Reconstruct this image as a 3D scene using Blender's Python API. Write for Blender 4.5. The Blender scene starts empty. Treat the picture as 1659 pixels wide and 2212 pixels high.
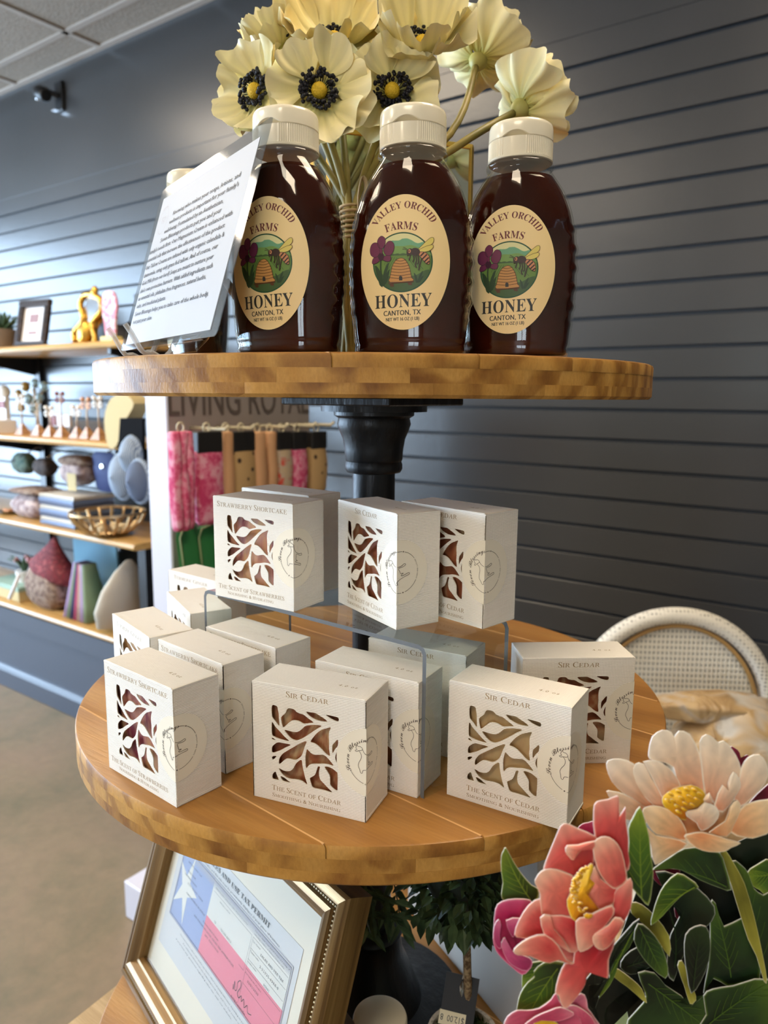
import bpy, math, random
from math import sin, cos, pi, sqrt, radians
from mathutils import Vector, Matrix
from mathutils.geometry import tessellate_polygon

SC = bpy.context.scene
COL = SC.collection

# ------------------------------------------------------------------ camera
H = 1.28
F, PITCH, ROLL, TH = 1596.5, .1557, .0078, radians(35.81)
cp, sp, cr, sr = cos(PITCH), sin(PITCH), cos(ROLL), sin(ROLL)
rt = Vector((cr, sr * sp, sr * cp)); up = Vector((-sr, cr * sp, cr * cp)); fw = Vector((0, cp, -sp))
RZ = Matrix.Rotation(TH, 3, 'Z')
RT, UP, FW = RZ @ rt, RZ @ up, RZ @ fw
C0 = Vector((0, 0, H))
camd = bpy.data.cameras.new('camera'); cam = bpy.data.objects.new('camera', camd); COL.objects.link(cam)
M = Matrix((RT, UP, -FW)).transposed().to_4x4(); M.translation = C0
cam.matrix_world = M
camd.sensor_fit = 'VERTICAL'; camd.sensor_height = 36; camd.lens = F / 2212 * 36
camd.clip_start = .02; camd.clip_end = 60
camd.dof.use_dof = True; camd.dof.focus_distance = .50; camd.dof.aperture_fstop = 9.0
SC.camera = cam


def ray(u, v):
    return RT * ((u - 829.5) / F) + UP * (-(v - 1106) / F) + FW


def atz(u, v, z): d = ray(u, v); return C0 + d * ((z - H) / d.z)
def atd(u, v, t): return C0 + ray(u, v) * t
def aty(u, v, y): d = ray(u, v); return C0 + d * (y / d.y)
def atx(u, v, x): d = ray(u, v); return C0 + d * (x / d.x)


# ------------------------------------------------------------------ world, view
w = bpy.data.worlds.new('world'); SC.world = w; w.use_nodes = True
w.node_tree.nodes['Background'].inputs[0].default_value = (.62, .78, 1, 1)
w.node_tree.nodes['Background'].inputs[1].default_value = 1.0
SC.view_settings.view_transform = 'Standard'; SC.view_settings.look = 'None'
SC.view_settings.exposure = 0.20; SC.view_settings.gamma = 1.0; SC.view_settings.use_curve_mapping = False
SC.cycles.max_bounces = 10; SC.cycles.diffuse_bounces = 4; SC.cycles.glossy_bounces = 4
SC.cycles.transmission_bounces = 8; SC.cycles.transparent_max_bounces = 12
SC.cycles.caustics_refractive = False; SC.cycles.caustics_reflective = False
SC.cycles.sample_clamp_indirect = 6
WIN_L = 19.0     # daylight through the shop windows
LAMP_L = 17.5    # ceiling panels
random.seed(7)


# ------------------------------------------------------------------ materials
def srgb(r, g, b):
    f = lambda c: (c / 255 / 12.92) if c <= 10 else ((c / 255 + .055) / 1.055) ** 2.4
    return (f(r), f(g), f(b), 1)


MATS = {}


def mat(name, col=(.5, .5, .5, 1), rough=.6, metal=0, spec=.5, trans=0, ior=1.45, emit=None, es=1, coat=0, sub=0, alpha=1, sheen=0):
    if name in MATS: return MATS[name]
    m = bpy.data.materials.new(name); m.use_nodes = True
    b = m.node_tree.nodes['Principled BSDF']
    b.inputs['Base Color'].default_value = col; b.inputs['Roughness'].default_value = rough
    b.inputs['Metallic'].default_value = metal; b.inputs['Specular IOR Level'].default_value = spec
    b.inputs['Transmission Weight'].default_value = trans; b.inputs['IOR'].default_value = ior
    b.inputs['Coat Weight'].default_value = coat; b.inputs['Alpha'].default_value = alpha
    if sheen: b.inputs['Sheen Weight'].default_value = sheen
    if sub: b.inputs['Subsurface Weight'].default_value = sub; b.inputs['Subsurface Radius'].default_value = (.02, .015, .008)
    if emit: b.inputs['Emission Color'].default_value = emit; b.inputs['Emission Strength'].default_value = es
    MATS[name] = m
    return m


def nd(m, typ, **kw):
    n = m.node_tree.nodes.new(typ)
    for k, v in kw.items(): setattr(n, k, v)
    return n


def ln(m, a, b): m.node_tree.links.new(a, b)
def bsdf(m): return m.node_tree.nodes['Principled BSDF']


def coords(m, scale=(1, 1, 1), rot=(0, 0, 0), kind='Object', rnd=0):
    tc = nd(m, 'ShaderNodeTexCoord'); mp = nd(m, 'ShaderNodeMapping')
    mp.inputs['Scale'].default_value = scale; mp.inputs['Rotation'].default_value = rot
    ln(m, tc.outputs[kind], mp.inputs[0])
    if rnd:
        oi = nd(m, 'ShaderNodeObjectInfo'); vm = nd(m, 'ShaderNodeVectorMath', operation='SCALE')
        cx = nd(m, 'ShaderNodeCombineXYZ')
        for i in range(3): ln(m, oi.outputs['Random'], cx.inputs[i])
        ln(m, cx.outputs[0], vm.inputs[0]); vm.inputs['Scale'].default_value = rnd
        ad = nd(m, 'ShaderNodeVectorMath', operation='ADD')
        ln(m, mp.outputs[0], ad.inputs[0]); ln(m, vm.outputs[0], ad.inputs[1]); return ad.outputs[0]
    return mp.outputs[0]


def ramp(m, fac, stops):
    r = nd(m, 'ShaderNodeValToRGB'); e = r.color_ramp.elements
    while len(e) < len(stops): e.new(.5)
    for i, (p, c) in enumerate(stops): e[i].position = p; e[i].color = c
    ln(m, fac, r.inputs[0]); return r.outputs[0]


def bump(m, h, dist=.001, st=1.0):
    b = nd(m, 'ShaderNodeBump'); b.inputs['Strength'].default_value = st; b.inputs['Distance'].default_value = dist
    ln(m, h, b.inputs['Height']); ln(m, b.outputs[0], bsdf(m).inputs['Normal'])


def noise(m, vec, scale, detail=4, rough=.5, dist=0):
    n = nd(m, 'ShaderNodeTexNoise'); n.inputs['Scale'].default_value = scale; n.inputs['Detail'].default_value = detail
    n.inputs['Roughness'].default_value = rough; n.inputs['Distortion'].default_value = dist
    if vec is not None: ln(m, vec, n.inputs['Vector'])
    return n.outputs[0]


def math_(m, op, a, b=0.0):
    n = nd(m, 'ShaderNodeMath', operation=op)
    for i, v in enumerate((a, b)):
        if isinstance(v, (int, float)): n.inputs[i].default_value = v
        else: ln(m, v, n.inputs[i])
    return n.outputs[0]


def mixc(m, fac, a, b, mode='MIX'):
    n = nd(m, 'ShaderNodeMix', data_type='RGBA', blend_type=mode)
    if isinstance(fac, (int, float)): n.inputs[0].default_value = fac
    else: ln(m, fac, n.inputs[0])
    for i, v in ((6, a), (7, b)):
        if isinstance(v, tuple): n.inputs[i].default_value = v
        else: ln(m, v, n.inputs[i])
    return n.outputs[2]


def clearmat(name, tint=(1, 1, 1, 1), ior=1.45, rough=.02):
    m = mat(name, tint, rough); nt = m.node_tree; out = nt.nodes['Material Output']
    tr = nd(m, 'ShaderNodeBsdfTransparent'); tr.inputs[0].default_value = tint
    gl = nd(m, 'ShaderNodeBsdfGlossy'); gl.inputs['Roughness'].default_value = rough
    fr = nd(m, 'ShaderNodeFresnel'); fr.inputs[0].default_value = ior; mx = nd(m, 'ShaderNodeMixShader')
    ge = nd(m, 'ShaderNodeNewGeometry'); fac = math_(m, 'MULTIPLY', fr.outputs[0], math_(m, 'SUBTRACT', 1.0, ge.outputs['Backfacing']))
    ln(m, fac, mx.inputs[0]); ln(m, tr.outputs[0], mx.inputs[1]); ln(m, gl.outputs[0], mx.inputs[2]); ln(m, mx.outputs[0], out.inputs[0])
    nt.nodes.remove(bsdf(m)); return m


def wood(name, dark, mid, light, scale=(1.2, 26, 26), rough=.38, rot=(0, 0, 0), rnd=3.0, var=.35, b=.0003, coat=.0, ring=.2):
    m = mat(name, mid, rough, coat=coat)
    v = coords(m, scale, rot, rnd=rnd)
    n1 = noise(m, v, 1.6, 3, .5, .5)
    wv = nd(m, 'ShaderNodeTexWave', wave_type='RINGS', rings_direction='X'); wv.inputs['Scale'].default_value = .42
    wv.inputs['Distortion'].default_value = 5; wv.inputs['Detail'].default_value = 2.0; wv.inputs['Detail Scale'].default_value = 1.0
    ln(m, v, wv.inputs['Vector'])
    f = math_(m, 'ADD', math_(m, 'MULTIPLY', wv.outputs['Fac'], ring), math_(m, 'MULTIPLY', n1, 1 - ring))
    c = ramp(m, f, [(.25, dark), (.5, mid), (.8, light)])
    fine = noise(m, coords(m, (scale[0] * 8, scale[1] * 9, scale[2] * 9), rot, rnd=rnd), 2, 4, .6)
    c = mixc(m, .30, c, ramp(m, fine, [(.35, (.55, .5, .45, 1)), (.65, (1, 1, 1, 1))]), 'MULTIPLY')
    oi = nd(m, 'ShaderNodeObjectInfo')
    c = mixc(m, var, c, ramp(m, oi.outputs['Random'], [(0, (.66, .6, .54, 1)), (.5, (.95, .9, .86, 1)), (1, (1.15, 1.1, 1.0, 1))]), 'MULTIPLY')
    ln(m, c, bsdf(m).inputs['Base Color']); bump(m, fine, b)
    return m


# ------------------------------------------------------------------ mesh builder
class MB:
    def __init__(s): s.v = []; s.f = []; s.m = []; s.c = None; s.T = None

    def add(s, vs, fs, mi=0, T=None):
        o = len(s.v)
        T = T or s.T
        if T is not None: vs = [T @ Vector(p) for p in vs]
        s.v += [tuple(p) for p in vs]
        s.f += [tuple(i + o for i in f) for f in fs]; s.m += [mi] * len(fs)
        return s

    def box(s, c, d, mi=0, T=None, bev=0):
        x, y, z = c; a, b, h = d[0] / 2, d[1] / 2, d[2] / 2
        if not bev:
            vs = [(x + i * a, y + j * b, z + k * h) for k in (-1, 1) for j in (-1, 1) for i in (-1, 1)]
            return s.add(vs, [(0, 2, 3, 1), (4, 5, 7, 6), (0, 1, 5, 4), (2, 6, 7, 3), (0, 4, 6, 2), (1, 3, 7, 5)], mi, T)
        e = bev; ring = lambda p, q: [(-p + e, -q), (p - e, -q), (p, -q + e), (p, q - e), (p - e, q), (-p + e, q), (-p, q - e), (-p, -q + e)]
        return s.loft([[(x + u, y + w_, z + k) for u, w_ in ring(a - t, b - t)] for k, t in ((-h, e), (-h + e, 0), (h - e, 0), (h, e))], mi, T, True, True)

    def loft(s, rings, mi=0, T=None, capa=False, capb=False, close=True):
        n = len(rings[0]); vs = [p for r in rings for p in r]; fs = []
        for k in range(len(rings) - 1):
            for i in range(n if close else n - 1):
                j = (i + 1) % n; fs.append((k * n + i, k * n + j, (k + 1) * n + j, (k + 1) * n + i))
        if capa: fs.append(tuple(reversed(range(n))))
        if capb: fs.append(tuple(range((len(rings) - 1) * n, len(rings) * n)))
        return s.add(vs, fs, mi, T)

    def lathe(s, prof, n=40, mi=0, T=None, sx=1, sy=1, caps=(True, True), c=(0, 0)):
        rings = [[(c[0] + r * sx * cos(2 * pi * i / n), c[1] + r * sy * sin(2 * pi * i / n), z) for i in range(n)] for r, z in prof]
        return s.loft(rings, mi, T, *caps)

    def tube(s, pts, r, n=8, mi=0, T=None, closed=False):
        P = [Vector(p) for p in pts]; rings = []; N = len(P)
        ref = None
        for i, p in enumerate(P):
            if closed: t = P[(i + 1) % N] - P[i - 1]
            else: t = P[min(i + 1, N - 1)] - P[max(i - 1, 0)]
            t.normalize()
            if ref is None:
                ref = Vector((0, 0, 1)) if abs(t.z) < .9 else Vector((1, 0, 0))
            a = (ref - t * ref.dot(t)).normalized(); b = t.cross(a); ref = a
            rr = r(i / max(1, N - 1)) if callable(r) else r
            if not isinstance(rr, tuple): rr = (rr, rr)
            rings.append([p + a * rr[0] * cos(2 * pi * k / n) + b * rr[1] * sin(2 * pi * k / n) for k in range(n)])
        if closed: rings.append(rings[0]); return s.loft(rings, mi, T)
        return s.loft(rings, mi, T, True, True)

    def prism(s, poly, z0, z1, mi=0, T=None):
        n = len(poly); area = sum(poly[i][0] * poly[(i + 1) % n][1] - poly[(i + 1) % n][0] * poly[i][1] for i in range(n))
        if area < 0: poly = poly[::-1]
        return s.loft([[(x, y, z0) for x, y in poly], [(x, y, z1) for x, y in poly]], mi, T, True, True)

    def grid(s, fn, nu, nv, mi=0, T=None, closeu=False):
        vs = [fn(i / nu, j / nv) for j in range(nv + 1) for i in range(nu + 1)]
        fs = [(j * (nu + 1) + i, j * (nu + 1) + i + 1, (j + 1) * (nu + 1) + i + 1, (j + 1) * (nu + 1) + i) for j in range(nv) for i in range(nu)]
        return s.add(vs, fs, mi, T)

    def sphere(s, c, r, n=12, mi=0, T=None):
        r = r if isinstance(r, (tuple, list)) else (r, r, r)
        return s.loft([[(c[0] + r[0] * sin(pi * j / n) * cos(2 * pi * i / (2 * n)), c[1] + r[1] * sin(pi * j / n) * sin(2 * pi * i / (2 * n)), c[2] + r[2] * cos(pi * j / n)) for i in range(2 * n)] for j in [.02] + list(range(1, n)) + [n - .02]][::-1], mi, T, True, True)

    def build(s, name, mats, parent=None, smooth=False, loc=None, cols=None):
        me = bpy.data.meshes.new(name); me.from_pydata(s.v, [], s.f); me.update()
        if not isinstance(mats, (list, tuple)): mats = [mats]
        for m in mats: me.materials.append(m)
        if any(s.m): me.polygons.foreach_set('material_index', s.m)
        if smooth is not False:
            me.shade_smooth()
            if smooth is not True: me.set_sharp_from_angle(angle=radians(smooth))
        if cols is not None:
            ca = me.color_attributes.new('Col', 'FLOAT_COLOR', 'POINT')
            ca.data.foreach_set('color', [x for c in cols for x in c])
        return link(name, me, parent, loc)


def link(name, me, parent=None, loc=None):
    o = bpy.data.objects.new(name, me); COL.objects.link(o)
    if parent is not None: o.parent = parent
    if loc is not None: o.location = loc
    return o


def tag(o, label=None, cat=None, group=None, kind=None):
    if label: o['label'] = label
    if cat: o['category'] = cat
    if group: o['group'] = group
    if kind: o['kind'] = kind
    return o


def thing(name, label, cat, loc=(0, 0, 0), rz=0, group=None, rot=None):
    o = bpy.data.objects.new(name, None); COL.objects.link(o); o.empty_display_size = .02
    o.location = loc; o.rotation_euler = rot or (0, 0, rz)
    return tag(o, label, cat, group)


def struct(o): o['kind'] = 'structure'; return o


# ------------------------------------------------------------------ text
_tc = {}


def rawtext(s, res=2, spacing=1.0):
    k = (s, res, spacing)
    if k in _tc: return _tc[k]
    c = bpy.data.curves.new('t', 'FONT'); c.body = s; c.resolution_u = res; c.space_character = spacing
    o = bpy.data.objects.new('t', c); COL.objects.link(o)
    dg = bpy.context.evaluated_depsgraph_get(); me = bpy.data.meshes.new_from_object(o.evaluated_get(dg))
    v = [(p.co.x, p.co.y) for p in me.vertices]; f = [tuple(p.vertices) for p in me.polygons]
    bpy.data.objects.remove(o); bpy.data.curves.remove(c); bpy.data.meshes.remove(me)
    _tc[k] = (v, f); return _tc[k]


def _roman(ch):
    if 'A' <= ch <= 'Z': return chr(0x1D434 + ord(ch) - 65)
    if 'a' <= ch <= 'z' and ch != 'h': return chr(0x1D44E + ord(ch) - 97)
    return ch


_v, _f = rawtext(_roman('I'), 4)
_ys = [p[1] for p in _v]; _t = [p[0] for p in _v if p[1] > max(_ys) - .02]; _b = [p[0] for p in _v if p[1] < min(_ys) + .02]
SHEAR = ((max(_t) + min(_t)) / 2 - (max(_b) + min(_b)) / 2) / (max(_ys) - min(_ys))


def caps_text(s, res=2, small=.78, track=.05, narrow=1.0):
    """serif small capitals: list of glyph meshes in one line, unit cap height about .66"""
    V, Fc, x = [], [], 0.0
    for ch in s:
        if ch == ' ': x += .26; continue
        sc = 1.0
        if ch.islower(): sc, ch = small, ch.upper()
        g = _roman(ch); v, f = rawtext(g, res); sh = SHEAR if g != ch else 0
        p = [((a - sh * b) * sc * narrow, b * sc) for a, b in v]; x0 = min(q[0] for q in p); x1 = max(q[0] for q in p)
        o = len(V); V += [(a - x0 + x, b) for a, b in p]; Fc += [tuple(i + o for i in t) for t in f]
        x += x1 - x0 + track
    return V, Fc


def fit(vf, x0, x1, base, height=None, hscale=None):
    """place 2D text so that it spans x0..x1 with baseline at base"""
    V, Fc = vf; a = min(p[0] for p in V); b = max(p[0] for p in V)
    s = (x1 - x0) / (b - a); t = s if height is None else height / .68
    return [(x0 + (x - a) * s, base + y * t) for x, y in V], Fc


def arc(vf, r, a_mid, size, cx=0, cy=0, sx=1, inside=False):
    """bend text along a circle; letters stand outward, reading clockwise"""
    V, Fc = vf; a = min(p[0] for p in V); b = max(p[0] for p in V); m = (a + b) / 2; out = []
    for x, y in V:
        if not inside: th = a_mid - (x - m) * size * sx / r; rr = r + y * size
        else: th = a_mid + (x - m) * size * sx / r; rr = r - y * size
        out.append((cx + rr * cos(th), cy + rr * sin(th)))
    return out, Fc


def catmull(pts, k=3, closed=True):
    n = len(pts); out = []
    for i in range(n if closed else n - 1):
        p = [pts[(i + j) % n] if closed else pts[min(max(i + j, 0), n - 1)] for j in (-1, 0, 1, 2)]
        for s in range(k):
            t = s / k
            out.append(tuple(.5 * (2 * p[1][d] + (p[2][d] - p[0][d]) * t + (2 * p[0][d] - 5 * p[1][d] + 4 * p[2][d] - p[3][d]) * t * t + (3 * p[1][d] - p[0][d] - 3 * p[2][d] + p[3][d]) * t ** 3) for d in range(len(p[1]))))
    if not closed: out.append(pts[-1])
    return out


def strip(pts, wd):
    """thin 2D ribbon along a polyline"""
    V = []; n = len(pts)
    for i, p in enumerate(pts):
        a = pts[max(i - 1, 0)]; b = pts[min(i + 1, n - 1)]; dx, dy = b[0] - a[0], b[1] - a[1]; l = sqrt(dx * dx + dy * dy) or 1
        V += [(p[0] - dy / l * wd / 2, p[1] + dx / l * wd / 2), (p[0] + dy / l * wd / 2, p[1] - dx / l * wd / 2)]
    return V, [(2 * i, 2 * i + 1, 2 * i + 3, 2 * i + 2) for i in range(n - 1)]


def ringfill(poly, k=4, c=None):
    """polygon filled with rings shrinking on a point, so that it can be bent"""
    n = len(poly)
    c = c or (sum(p[0] for p in poly) / n, sum(p[1] for p in poly) / n)
    V = []; Fc = []
    for j in range(k):
        t = 1 - j / k; V += [(c[0] + (p[0] - c[0]) * t, c[1] + (p[1] - c[1]) * t) for p in poly]
    V.append(c)
    for j in range(k - 1):
        for i in range(n): q = (i + 1) % n; Fc.append((j * n + i, j * n + q, (j + 1) * n + q, (j + 1) * n + i))
    for i in range(n): Fc.append(((k - 1) * n + i, (k - 1) * n + (i + 1) % n, k * n))
    return V, Fc


def ell(cx, cy, a, b, n=32, rot=0):
    return [(cx + a * cos(t) * cos(rot) - b * sin(t) * sin(rot), cy + a * cos(t) * sin(rot) + b * sin(t) * cos(rot)) for t in [2 * pi * i / n for i in range(n)]]


def flatfill(poly, holes=()):
    """flat triangulated polygon with holes"""
    loops = [[Vector((x, y, 0)) for x, y in poly]] + [[Vector((x, y, 0)) for x, y in h] for h in holes]
    V = [(p.x, p.y) for l in loops for p in l]
    return V, [tuple(t) for t in tessellate_polygon(loops)]

# ================================================================== ROOM
WY = 1.873; CZ = 2.597; XL, XR, YF = -5.6, 2.4, -4.6
wallm = mat('slate_paint', srgb(50, 50, 51), .30, spec=.75)
ln(wallm, ramp(wallm, noise(wallm, coords(wallm), 2.2, 3), [(.3, srgb(46, 46, 46)), (.7, srgb(55, 54, 54))]), bsdf(wallm).inputs['Base Color'])
bump(wallm, noise(wallm, coords(wallm), 90, 2), .0003)
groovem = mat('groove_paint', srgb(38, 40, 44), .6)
creamwall = mat('cream_paint', srgb(150, 138, 120), .8)
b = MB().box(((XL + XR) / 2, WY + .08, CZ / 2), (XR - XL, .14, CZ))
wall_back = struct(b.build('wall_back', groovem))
G0, GP = H + .0762 * .60, .0762
slat = MB(); hh = (GP - .008) / 2
slat.add([(x, y, z) for x in (XL, XR) for y, z in ((WY + .012, -hh), (WY + .001, -hh), (WY, -hh + .0012), (WY, hh - .0012), (WY + .001, hh), (WY + .012, hh))],
         [(i, i + 1, i + 7, i + 6) for i in range(5)] + [(5, 4, 3, 2, 1, 0), (6, 7, 8, 9, 10, 11), (5, 0, 6, 11)])
s0 = None
for k in range(-17, 11):
    z = G0 + GP * (k - .5)
    if z < .05: continue
    if s0 is None: s0 = slat.build('slat', wallm, wall_back); o = s0
    else: o = s0.copy(); COL.objects.link(o)
    o.location = (0, 0, z)
zt_ = G0 + GP * 10 + .004
MB().box(((XL + XR) / 2, WY + .004, (zt_ + CZ) / 2), (XR - XL, .012, CZ - zt_)).build('plain_board', wallm, wall_back)
MB().box(((XL + XR) / 2, WY - .001, zt_ + GP * .93), (XR - XL, .006, .012)).build('trim_strip', wallm, wall_back)

floorm = mat('stained_concrete', srgb(120, 108, 88), .5)
v_ = coords(floorm); n_ = noise(floorm, v_, 3.5, 6, .6, .4); n2 = noise(floorm, v_, 22, 5, .65)
c_ = ramp(floorm, n_, [(.3, srgb(112, 103, 80)), (.5, srgb(133, 116, 92)), (.7, srgb(139, 118, 96))])
c_ = mixc(floorm, .35, c_, ramp(floorm, n2, [(.35, (.6, .6, .58, 1)), (.65, (1.05, 1.03, 1, 1))]), 'MULTIPLY')
ln(floorm, c_, bsdf(floorm).inputs['Base Color'])
struct(MB().box(((XL + XR) / 2, (YF + WY) / 2, -.05), (XR - XL + .2, WY - YF + .3, .1)).build('floor', floorm))

# ceiling: a T-bar grid holding mineral tiles
tilem = mat('ceiling_tile', srgb(160, 148, 134), .95)
bump(tilem, noise(tilem, coords(tilem), 130, 3), .004, .9)
ln(tilem, ramp(tilem, noise(tilem, coords(tilem), 220, 2), [(.35, srgb(128, 117, 104)), (.5, srgb(160, 148, 134))]), bsdf(tilem).inputs['Base Color'])
barm = mat('ceiling_bar', srgb(172, 160, 148), .5)
ceil = struct(MB().box(((XL + XR) / 2, (YF + WY) / 2, CZ + .09), (XR - XL + .2, WY - YF + .3, .06)).build('ceiling', creamwall))
g = MB(); ys = [1.715 - .61 * k for k in range(11)]; xs = [-2.706 + .61 * k for k in range(-4, 9)]
for y in ys: g.box(((XL + XR) / 2, y, CZ + .004), (XR - XL, .024, .008))
for x in xs: g.box((x, (YF + WY) / 2, CZ + .0035), (.024, WY - YF, .007))
g.box(((XL + XR) / 2, WY - .012, CZ + .003), (XR - XL, .026, .010))
g.build('grid_bar', barm, ceil)['kind'] = 'stuff'
lights = {(-1, 2), (-1, 5), (1, 2), (4, 2), (4, 5), (1, 5), (-1, 8), (3, 8)}
tile = MB().box((0, 0, 0), (.586, .586, .012)); cut = MB().box((0, 0, 0), (.586, .146, .012)); t0 = c0 = None
lampm = mat('lamp_panel', (1, 1, 1, 1), .5, emit=(1, .82, .60, 1), es=LAMP_L)
lframe = mat('white_metal', srgb(235, 235, 232), .4)
xs2 = [-2.706 + .61 * k for k in range(-5, 9)]
for i, x in enumerate(xs2[:-1]):
    cx = x + .305
    if c0 is None: c0 = cut.build('tile', tilem, ceil); o = c0
    else: o = c0.copy(); COL.objects.link(o)
    o.location = (cx, 1.79, CZ + .012)
    for j in range(len(ys) - 1):
        if (i - 5, j + 1) in lights: continue
        if t0 is None: t0 = tile.build('tile', tilem, ceil); o = t0
        else: o = t0.copy(); COL.objects.link(o)
        o.location = (cx, ys[j] - .305, CZ + .012)
for n, (i, j) in enumerate(sorted(lights)):
    x = -2.706 + .61 * i + .305; y = ys[j - 1] - .305
    t = thing('ceiling_light', 'square recessed ceiling light panel outside the picture above the shop floor', 'ceiling light', (x, y, CZ), group='recessed ceiling lights')
    MB().box((0, 0, .012), (.53, .53, .006)).build('diffuser', lampm, t)
    f = MB()
    for s in (-1, 1): f.box((s * .281, 0, .012), (.026, .588, .012)); f.box((0, s * .281, .012), (.536, .026, .012))
    f.build('frame', lframe, t)

# other walls and the shop windows that light the place
struct(MB().box((XR + .05, (YF + WY) / 2, CZ / 2), (.1, WY - YF + .3, CZ)).build('wall_right', creamwall))
struct(MB().box(((XL + XR) / 2, YF - .05, CZ / 2), (XR - XL + .2, .1, CZ)).build('wall_front', creamwall))
wl = MB(); y0, y1, z0, z1 = -3.9, 1.15, .35, 2.4
wl.box((XL - .05, (YF + y0) / 2, CZ / 2), (.1, y0 - YF, CZ)); wl.box((XL - .05, (y1 + WY) / 2, CZ / 2), (.1, WY - y1, CZ))
wl.box((XL - .05, (y0 + y1) / 2, z0 / 2), (.1, y1 - y0, z0)); wl.box((XL - .05, (y0 + y1) / 2, (z1 + CZ) / 2), (.1, y1 - y0, CZ - z1))
struct(wl.build('wall_left', creamwall))
skym = mat('daylit_pane', (0, 0, 0, 1), .3, emit=(.56, .76, 1, 1), es=WIN_L)
win = struct(MB().box((XL - .06, (y0 + y1) / 2, (z0 + z1) / 2), (.01, y1 - y0, z1 - z0)).build('window_1', skym))
alum = mat('dark_aluminium', srgb(60, 60, 62), .4, .8)
wf = MB()
for k in range(5): wf.box((XL - .02, y0 + (y1 - y0) * k / 4, (z0 + z1) / 2), (.05, .05, z1 - z0))
for z in (z0, z1, 1.9): wf.box((XL - .02, (y0 + y1) / 2, z), (.05, y1 - y0, .05))
wf.build('window_frame', alum, win)
win2 = struct(MB().box((1.35, YF + .02, 1.35), (1.0, .02, 1.9)).build('window_2', mat('shaded_pane', (0, 0, 0, 1), .3, emit=(.8, .9, 1, 1), es=9)))
wf = MB()
for x in (.85, 1.35, 1.85): wf.box((x, YF + .04, 1.35), (.05, .04, 1.95))
for z in (.4, 1.9, 2.3): wf.box((1.35, YF + .04, z), (1.05, .04, .05))
wf.build('window_frame', alum, win2)

# ================================================================== BACKGROUND
blackm = mat('black_plastic', srgb(20, 20, 22), .4)
chrome = mat('chrome', srgb(210, 210, 212), .15, 1)
# security camera
t = thing('security_camera', 'small black security camera mounted high on the slate wall', 'security camera', aty(133, 210, WY))
MB().box((0, -.008, 0), (.055, .016, .115), bev=.004).build('mounting_plate', blackm, t)
MB().tube([(0, -.015, .0), (-.01, -.045, .006), (-.02, -.06, .004)], .012, 10).build('arm', blackm, t, 40)
MB().lathe([(.001, 0), (.026, .002), (.029, .012), (.029, .05), (.022, .06), (.001, .062)], 24, T=Matrix.Translation((-.03, -.065, 0)) @ Matrix.Rotation(radians(115), 4, 'Y') @ Matrix.Translation((0, 0, -.03))).build('camera_body', blackm, t, 40)
MB().sphere((-.062, -.068, -.012), (.008, .010, .010), 8).build('lens', chrome, t, True)
MB().box((-.012, -.024, -.055), (.03, .02, .004)).build('cable_clip', chrome, t)

shelfw = wood('pale_shelf_wood', srgb(176, 132, 72), srgb(204, 160, 94), srgb(218, 178, 114), (.8, 12, 12), .3, rnd=2, b=.0002)
SX0, SX1 = -4.4, -2.19
unit = thing('wall_shelving', 'wooden boards on black brackets against the slate slat wall', 'shelving', (0, 0, 0))
SZ = {1: 1.449, 2: 1.098, 3: .747, 4: .378}
for k, z in SZ.items():
    x1 = SX1 - (.05 if k == 2 else 0)
    prof = [(WY - .002, z - .012), (1.555, z - .012), (1.545, z - .009), (1.54, z), (1.545, z + .009), (1.555, z + .012), (WY - .002, z + .012)]
    MB().loft([[(x, y, zz) for y, zz in prof] for x in (SX0, x1)][::-1], 0, None, True, True).build('shelf_board', shelfw, unit, 40)
    if k < 4:
        for x in (-2.32, -3.32):
            MB().prism([(0, 0), (-.30, 0), (-.30, -.018), (-.02, -.075), (0, -.075)], -.008, .008, T=Matrix.Translation((x, WY - .003, z - .0125)) @ Matrix(((0, 0, 1, 0), (1, 0, 0, 0), (0, 1, 0, 0), (0, 0, 0, 1)))).build('bracket', blackm, unit)
for x in (-2.235, -3.30): MB().box((x, WY - .012, (.4 + 1.5) / 2), (.045, .02, 1.1)).build('upright', blackm, unit)
MB().box((-2.225, 1.62, .57), (.045, .045, .32)).build('front_post', blackm, unit)
navypaint = mat('navy_paint', srgb(66, 72, 84), .38)
cab = thing('base_cabinet', 'low slate blue cabinet running under the lowest wooden shelf', 'cabinet', (0, 0, 0))
MB().box(((SX0 - 2.1) / 2, (1.56 + WY - .01) / 2, .183), (-2.1 - SX0, WY - .01 - 1.56, .362)).build('body', navypaint, cab)
MB().box(((SX0 - 2.1) / 2, 1.556, .325), (-2.1 - SX0, .014, .075)).build('top_rail', navypaint, cab)
MB().loft([[(x, y, z) for y, z in ((1.562, .002), (1.540, .002), (1.538, .075), (1.544, .088), (1.552, .095), (1.562, .098))] for x in (SX0, -2.1)][::-1], 0, None, True, True).build('kick_board', navypaint, cab)


def at_item(u, v, z, y):
    p = aty(u, v, y); return (p.x, y, z)


zs = {k: z + .0121 for k, z in SZ.items()}
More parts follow.
